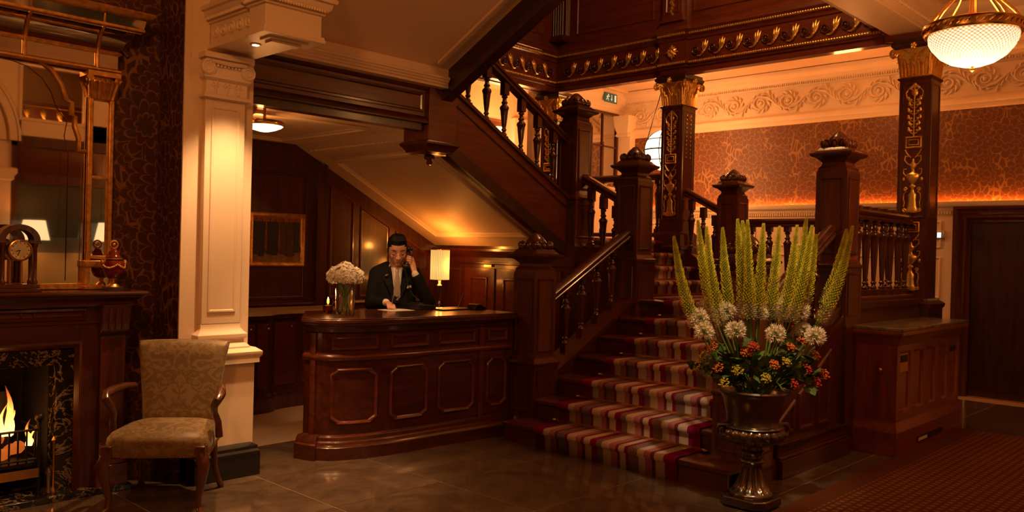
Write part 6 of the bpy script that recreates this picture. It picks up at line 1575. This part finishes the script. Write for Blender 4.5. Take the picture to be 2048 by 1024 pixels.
MB().mold(rect(9.60, 10.66, 2.68, 3.74), [(0, 0), (0, .03), (.035, .03), (.035, 0)], faceY(7.95)).build('window_frame', M['wood'], wd_)
for x in (9.93, 10.28): MB().box(x-.012, x+.012, 7.93, 7.96, 2.70, 3.72).build('glazing_bar', M['wood'], wd_)
MB().box(9.62, 10.64, 7.93, 7.96, 3.20, 3.224).build('glazing_bar', M['wood'], wd_)
for i, (a, b_) in enumerate(((9.64, 9.92), (9.94, 10.27), (10.29, 10.63))):
    for z0_, z1_ in ((2.71, 3.2), (3.225, 3.71)): MB().box(a, b_, 7.948, 7.955, z0_, z1_).build('pane', M['mirror_dim'], wd_)
ex = thing('exit_sign', 'green emergency exit sign with running figure arrow and doorway', 'sign', (10.3, 7.86, 3.85))
ex0, ex1, ez0, ez1, ey = 10.14, 10.44, 3.86, 4.0, 7.80
MB().box(ex0, ex1, ey, ey+.02, ez0, ez1).build('panel', M['green'], ex)
fg = MB(); q = lambda u, v: (u, v)
fnE = lambda u, v, w_: (ex0+u, ey-.001-w_, ez0+v)
fg.prism([(.235, .02), (.275, .02), (.275, .12), (.235, .12)], fnE, 0, .002); fg.build('door_symbol', M['signwhite'], ex)
ar_ = MB().prism([(.158, .115), (.170, .115), (.170, .055), (.186, .055), (.164, .025), (.142, .055), (.158, .055)], fnE, 0, .002).build('arrow_symbol', M['signwhite'], ex)
rm = MB(); rm.lathe([(.011, 0), (.011, .002)], 10, T(ex0+.082, ey-.001, ez0+.112) @ RX(PI/2))
for pts, r in ((((.075, .10), (.060, .062)), .010), (((.074, .096), (.100, .085), (.112, .095)), .005), (((.070, .094), (.045, .085), (.040, .066)), .005), (((.060, .062), (.082, .048), (.080, .022)), .006), (((.058, .062), (.045, .040), (.022, .036)), .006)):
    rm.tube([fnE(u, v, .001) for u, v in pts], r, 5, up=(0, 1, 0), flat=.25)
rm.build('running_figure', M['signwhite'], ex)
MB().box(10.2, 10.38, ey+.02, 7.95, 3.9, 3.95).build('bracket', M['steel'], ex)
gl_ = thing('globe_lantern', 'large glowing white globe lantern with dark metal bands behind the column', 'lantern', (9.7, 6.42, 2.7))
gx, gy, gz, gr_ = 9.7, 6.42, 2.98, .275
MB().ball((gx, gy, gz), gr_, 28, 18).build('glass_globe', M['globe'], gl_)
ban = MB()
for zz in (-.14, 0.0, .14):
    rr = math.sqrt(gr_**2-zz**2)+.004; ban.tube([(gx+rr*math.cos(k*PI/16), gy+rr*math.sin(k*PI/16), gz+zz) for k in range(32)], .010 if zz == 0 else .007, 6, True)
for a in (.3, .3+PI/3, .3+2*PI/3):
    ban.tube([(gx+(gr_+.004)*math.cos(k*PI/16)*math.cos(a), gy+(gr_+.004)*math.cos(k*PI/16)*math.sin(a), gz+(gr_+.004)*math.sin(k*PI/16)) for k in range(32)], .006, 6, True)
ban.build('metal_bands', M['iron'], gl_)
for a in (2.2, 4.3, .1): MB().tube([(gx+gr_*math.cos(a)*.98, gy+gr_*math.sin(a)*.98, gz+.03), (gx+.02*math.cos(a), gy+.02*math.sin(a), 3.95)], .007, 6).build('suspension_rod', M['iron'], gl_)
MB().lathe([(.02, 3.92), (.06, 3.95), (.07, 4.08)], 14, T(gx, gy, 0)).build('ceiling_plate', M['iron'], gl_)
lamp('globe_light', 'POINT', (gx, gy, gz-.42), 55, size=.15); lamp('globe_light', 'POINT', (gx, gy, gz+.45), 34, size=.1)
# lobby behind the third flight, seen through its balusters
struct('wall_landing', MB().box(2.4, 5.3, YB, YB+.1, 2.609, 5.6).box(5.3, 8.7, YB, YB+.1, 3.72, 5.6).box(6.7, 8.7, YB, YB+.1, 0, 1.7), M['wood_pan'], 'panelled wall above the upper landing', 'wall')
struct('wall_far', MB().box(2.4, XW, 9.3, 9.4, 1.6, 4.1).box(XW, XW+.1, 8.0, 9.4, 1.6, 4.1), M['paperW'], 'wallpapered wall of the lit lobby behind the stairs', 'wall')
struct('ceiling_lobby', MB().box(2.4, XW, YB+.1, 9.4, 4.05, 4.15), M['cream_ceil'], 'ceiling of the lobby behind the stairs', 'ceiling')
struct('trim_2', MB().box(5.3, XW, 9.2, 9.3, 3.62, 4.05).box(5.3, XW, 9.24, 9.3, 1.7, 2.4).box(8.35, 8.62, 9.1, 9.3, 1.7, 3.65).box(9.55, 9.85, 9.1, 9.3, 1.7, 3.65), M['cream'], 'cream pilasters and dado in the lobby behind the stairs', 'trim')
wl_ = thing('wall_lantern', 'bright cylindrical wall lamp glimpsed between the stair balusters', 'lamp', (9.1, 9.0, 2.6))
MB().lathe([(.13, 2.80), (.15, 2.84), (.15, 3.40), (.13, 3.44)], 20, T(9.1, 9.08, 0)).build('shade', emis('lit_wall_shade', (1, .66, .30), 3.5), wl_)
MB().box(9.07, 9.13, 9.1, 9.3, 3.06, 3.12).build('bracket', M['brass'], wl_)
# ------------------------------------------------------------------ opposite side of the hall (seen in the mirror)
YO = -1.2
wo = structE('wall_opposite', 'cream wall with arch and dark glazed screen facing the fireplace', 'wall', (4.2, YO, 0))
MB().box(-3, 3.49, YO-.1, YO, 0, 4.12).box(3.49, 6.4, YO-.1, YO, 2.94, 3.18).box(3.49, 3.60, YO-.1, YO, 2.9, 4.12).box(4.40, 6.4, YO-.1, YO, 2.94, 4.12).box(3.6, 4.4, YO-.1, YO, 3.90, 4.12).box(6.4, XW, YO-.1, YO, 0, 4.12).build('wall_face', M['cream'], wo)
ar = MB()
for r0, r1, out in ((.92, 1.0, .05), (1.03, 1.12, .09), (1.14, 1.17, .06)):
    ar.loft([[(2.42+r*math.cos(PI*k/24), YO+o_, 2.86+r*math.sin(PI*k/24)) for r, o_ in ((r0, 0), (r0, out), (r1, out), (r1, 0))] for k in range(25)])
ar.build('arch_moulding', M['cream'], wo)
MB().mold(rect(3.60, 4.40, 3.18, 3.90), [(-.04, 0), (-.03, .03), (0, .035), (.01, .0)], faceY(YO, 1)).build('opening_frame', M['cream'], wo)
# gallery beyond the opening
MB().box(3.4, 6.5, YO-1.6, YO-1.5, 2.9, 4.2).box(3.4, 6.5, YO-1.5, YO-.1, 4.12, 4.2).box(6.4, 6.5, YO-1.6, YO-.1, 2.9, 4.2).box(3.4, 6.5, YO-1.6, YO-.1, 2.9, 2.94).build('gallery_wall', M['cream'], wo)
gg = MB().box(3.75, 5.2, YO-.95, YO-.75, 3.10, 3.52).build('gallery_beam', M['wood'], wo)
bd_ = MB()
for k in range(70): bd_.ball((3.78+.02*k, YO-.74, 3.46), .009, 5, 4); bd_.ball((3.78+.02*k, YO-.74, 3.20), .009, 5, 4)
o = bd_.build('gilt_bead_row', G, gg); o['kind'] = 'stuff'
for k in range(3):
    o = link('gilt_leaf', GMe, None, gg); o.location = (3.98+.22*k, YO-.745, 3.33); o.rotation_euler = (0, 0, -PI/2); o.scale = (1.3, 1.3, 1.3)
lamp('opposite_gallery_light', 'POINT', (4.0, YO-.35, 3.10), 7, size=.08)
# pilaster at the side of the screen and the dark screen itself
MB().box(3.33, 3.46, YO, YO+.12, 0, 2.34).sweep([(3.47, YO, 0), (3.47, YO+.13, 0), (3.32, YO+.13, 0), (3.32, YO, 0)], [(0, 2.32), (.02, 2.34), (.02, 2.38), (.05, 2.42), (.05, 2.48), (0, 2.5), (-.05, 2.5), (-.05, 2.32)]).build('pilaster', M['cream'], wo)
MB().box(3.49, 6.4, YO-.1, YO+.05, 2.80, 2.94).box(3.49, 6.4, YO-.1, YO+.03, 2.31, 2.44).box(3.49, 3.55, YO-.1, YO+.05, 0, 2.9).box(6.3, 6.4, YO-.1, YO+.05, 0, 2.9).build('screen_frame', M['wood'], wo)
gg_ = plain('grey_glass', (.060, .062, .050), .10, spec=.6)
for k in range(5):
    x = 3.55+k*.55
    MB().box(x, x+.546, YO-.03, YO-.02, .10, 2.31).build('grey_glass_pane', gg_, wo)
    MB().box(x, x+.546, YO-.04, YO-.02, 2.44, 2.80).build('transom_pane', plain('dark_transom_glass', (.10, .03, .014), .06, spec=1.0) if k == 0 else bpy.data.materials['dark_transom_glass'], wo)
MB().box(3.55, 6.3, YO-.018, YO-.012, 1.38, 1.59).build('frosted_band', plain('frosted_band', (.10, .10, .09), .5), wo)
MB().box(3.55, 6.3, YO-.018, YO-.012, .10, 1.38).build('pale_screen', plain('pale_lower_glass', (.36, .32, .20), .4), wo)
ct = thing('console_table', 'long console table below the grey glass screen', 'table', (4.3, YO+.3, 0))
MB().box(3.5, 5.0, YO+.10, YO+.48, .76, .80).build('top', M['woodx'], ct, bevel=.004)
for x in (3.55, 4.95):
    for y in (YO+.14, YO+.44): MB().sqlathe([(.02, 0), (.03, .70), (.035, .76)], T(x, y, 0)).build('leg', M['wood'], ct)
for x, lab in ((3.70, 'brass table lamp with cream empire shade beside the white pilaster'), (4.64, 'brass table lamp with cream empire shade at far end of console')):
    tl = thing('table_lamp', lab, 'lamp', (x, YO+.29, .80))
    MB().lathe([(.07, .80), (.07, .815), (.03, .83), (.015, .86), (.025, .90), (.035, .95), (.02, 1.0), (.010, 1.08), (.010, 1.56)], 16, T(x, YO+.29, 0)).build('stem', M['brass'], tl)
    MB().lathe([(.185, 1.55), (.13, 1.81)], 28, T(x, YO+.29, 0), cap=False).build('shade', M['shade2'], tl)
    lamp('table_lamp_light', 'POINT', (x, YO+.29, 1.70), 4, size=.05)
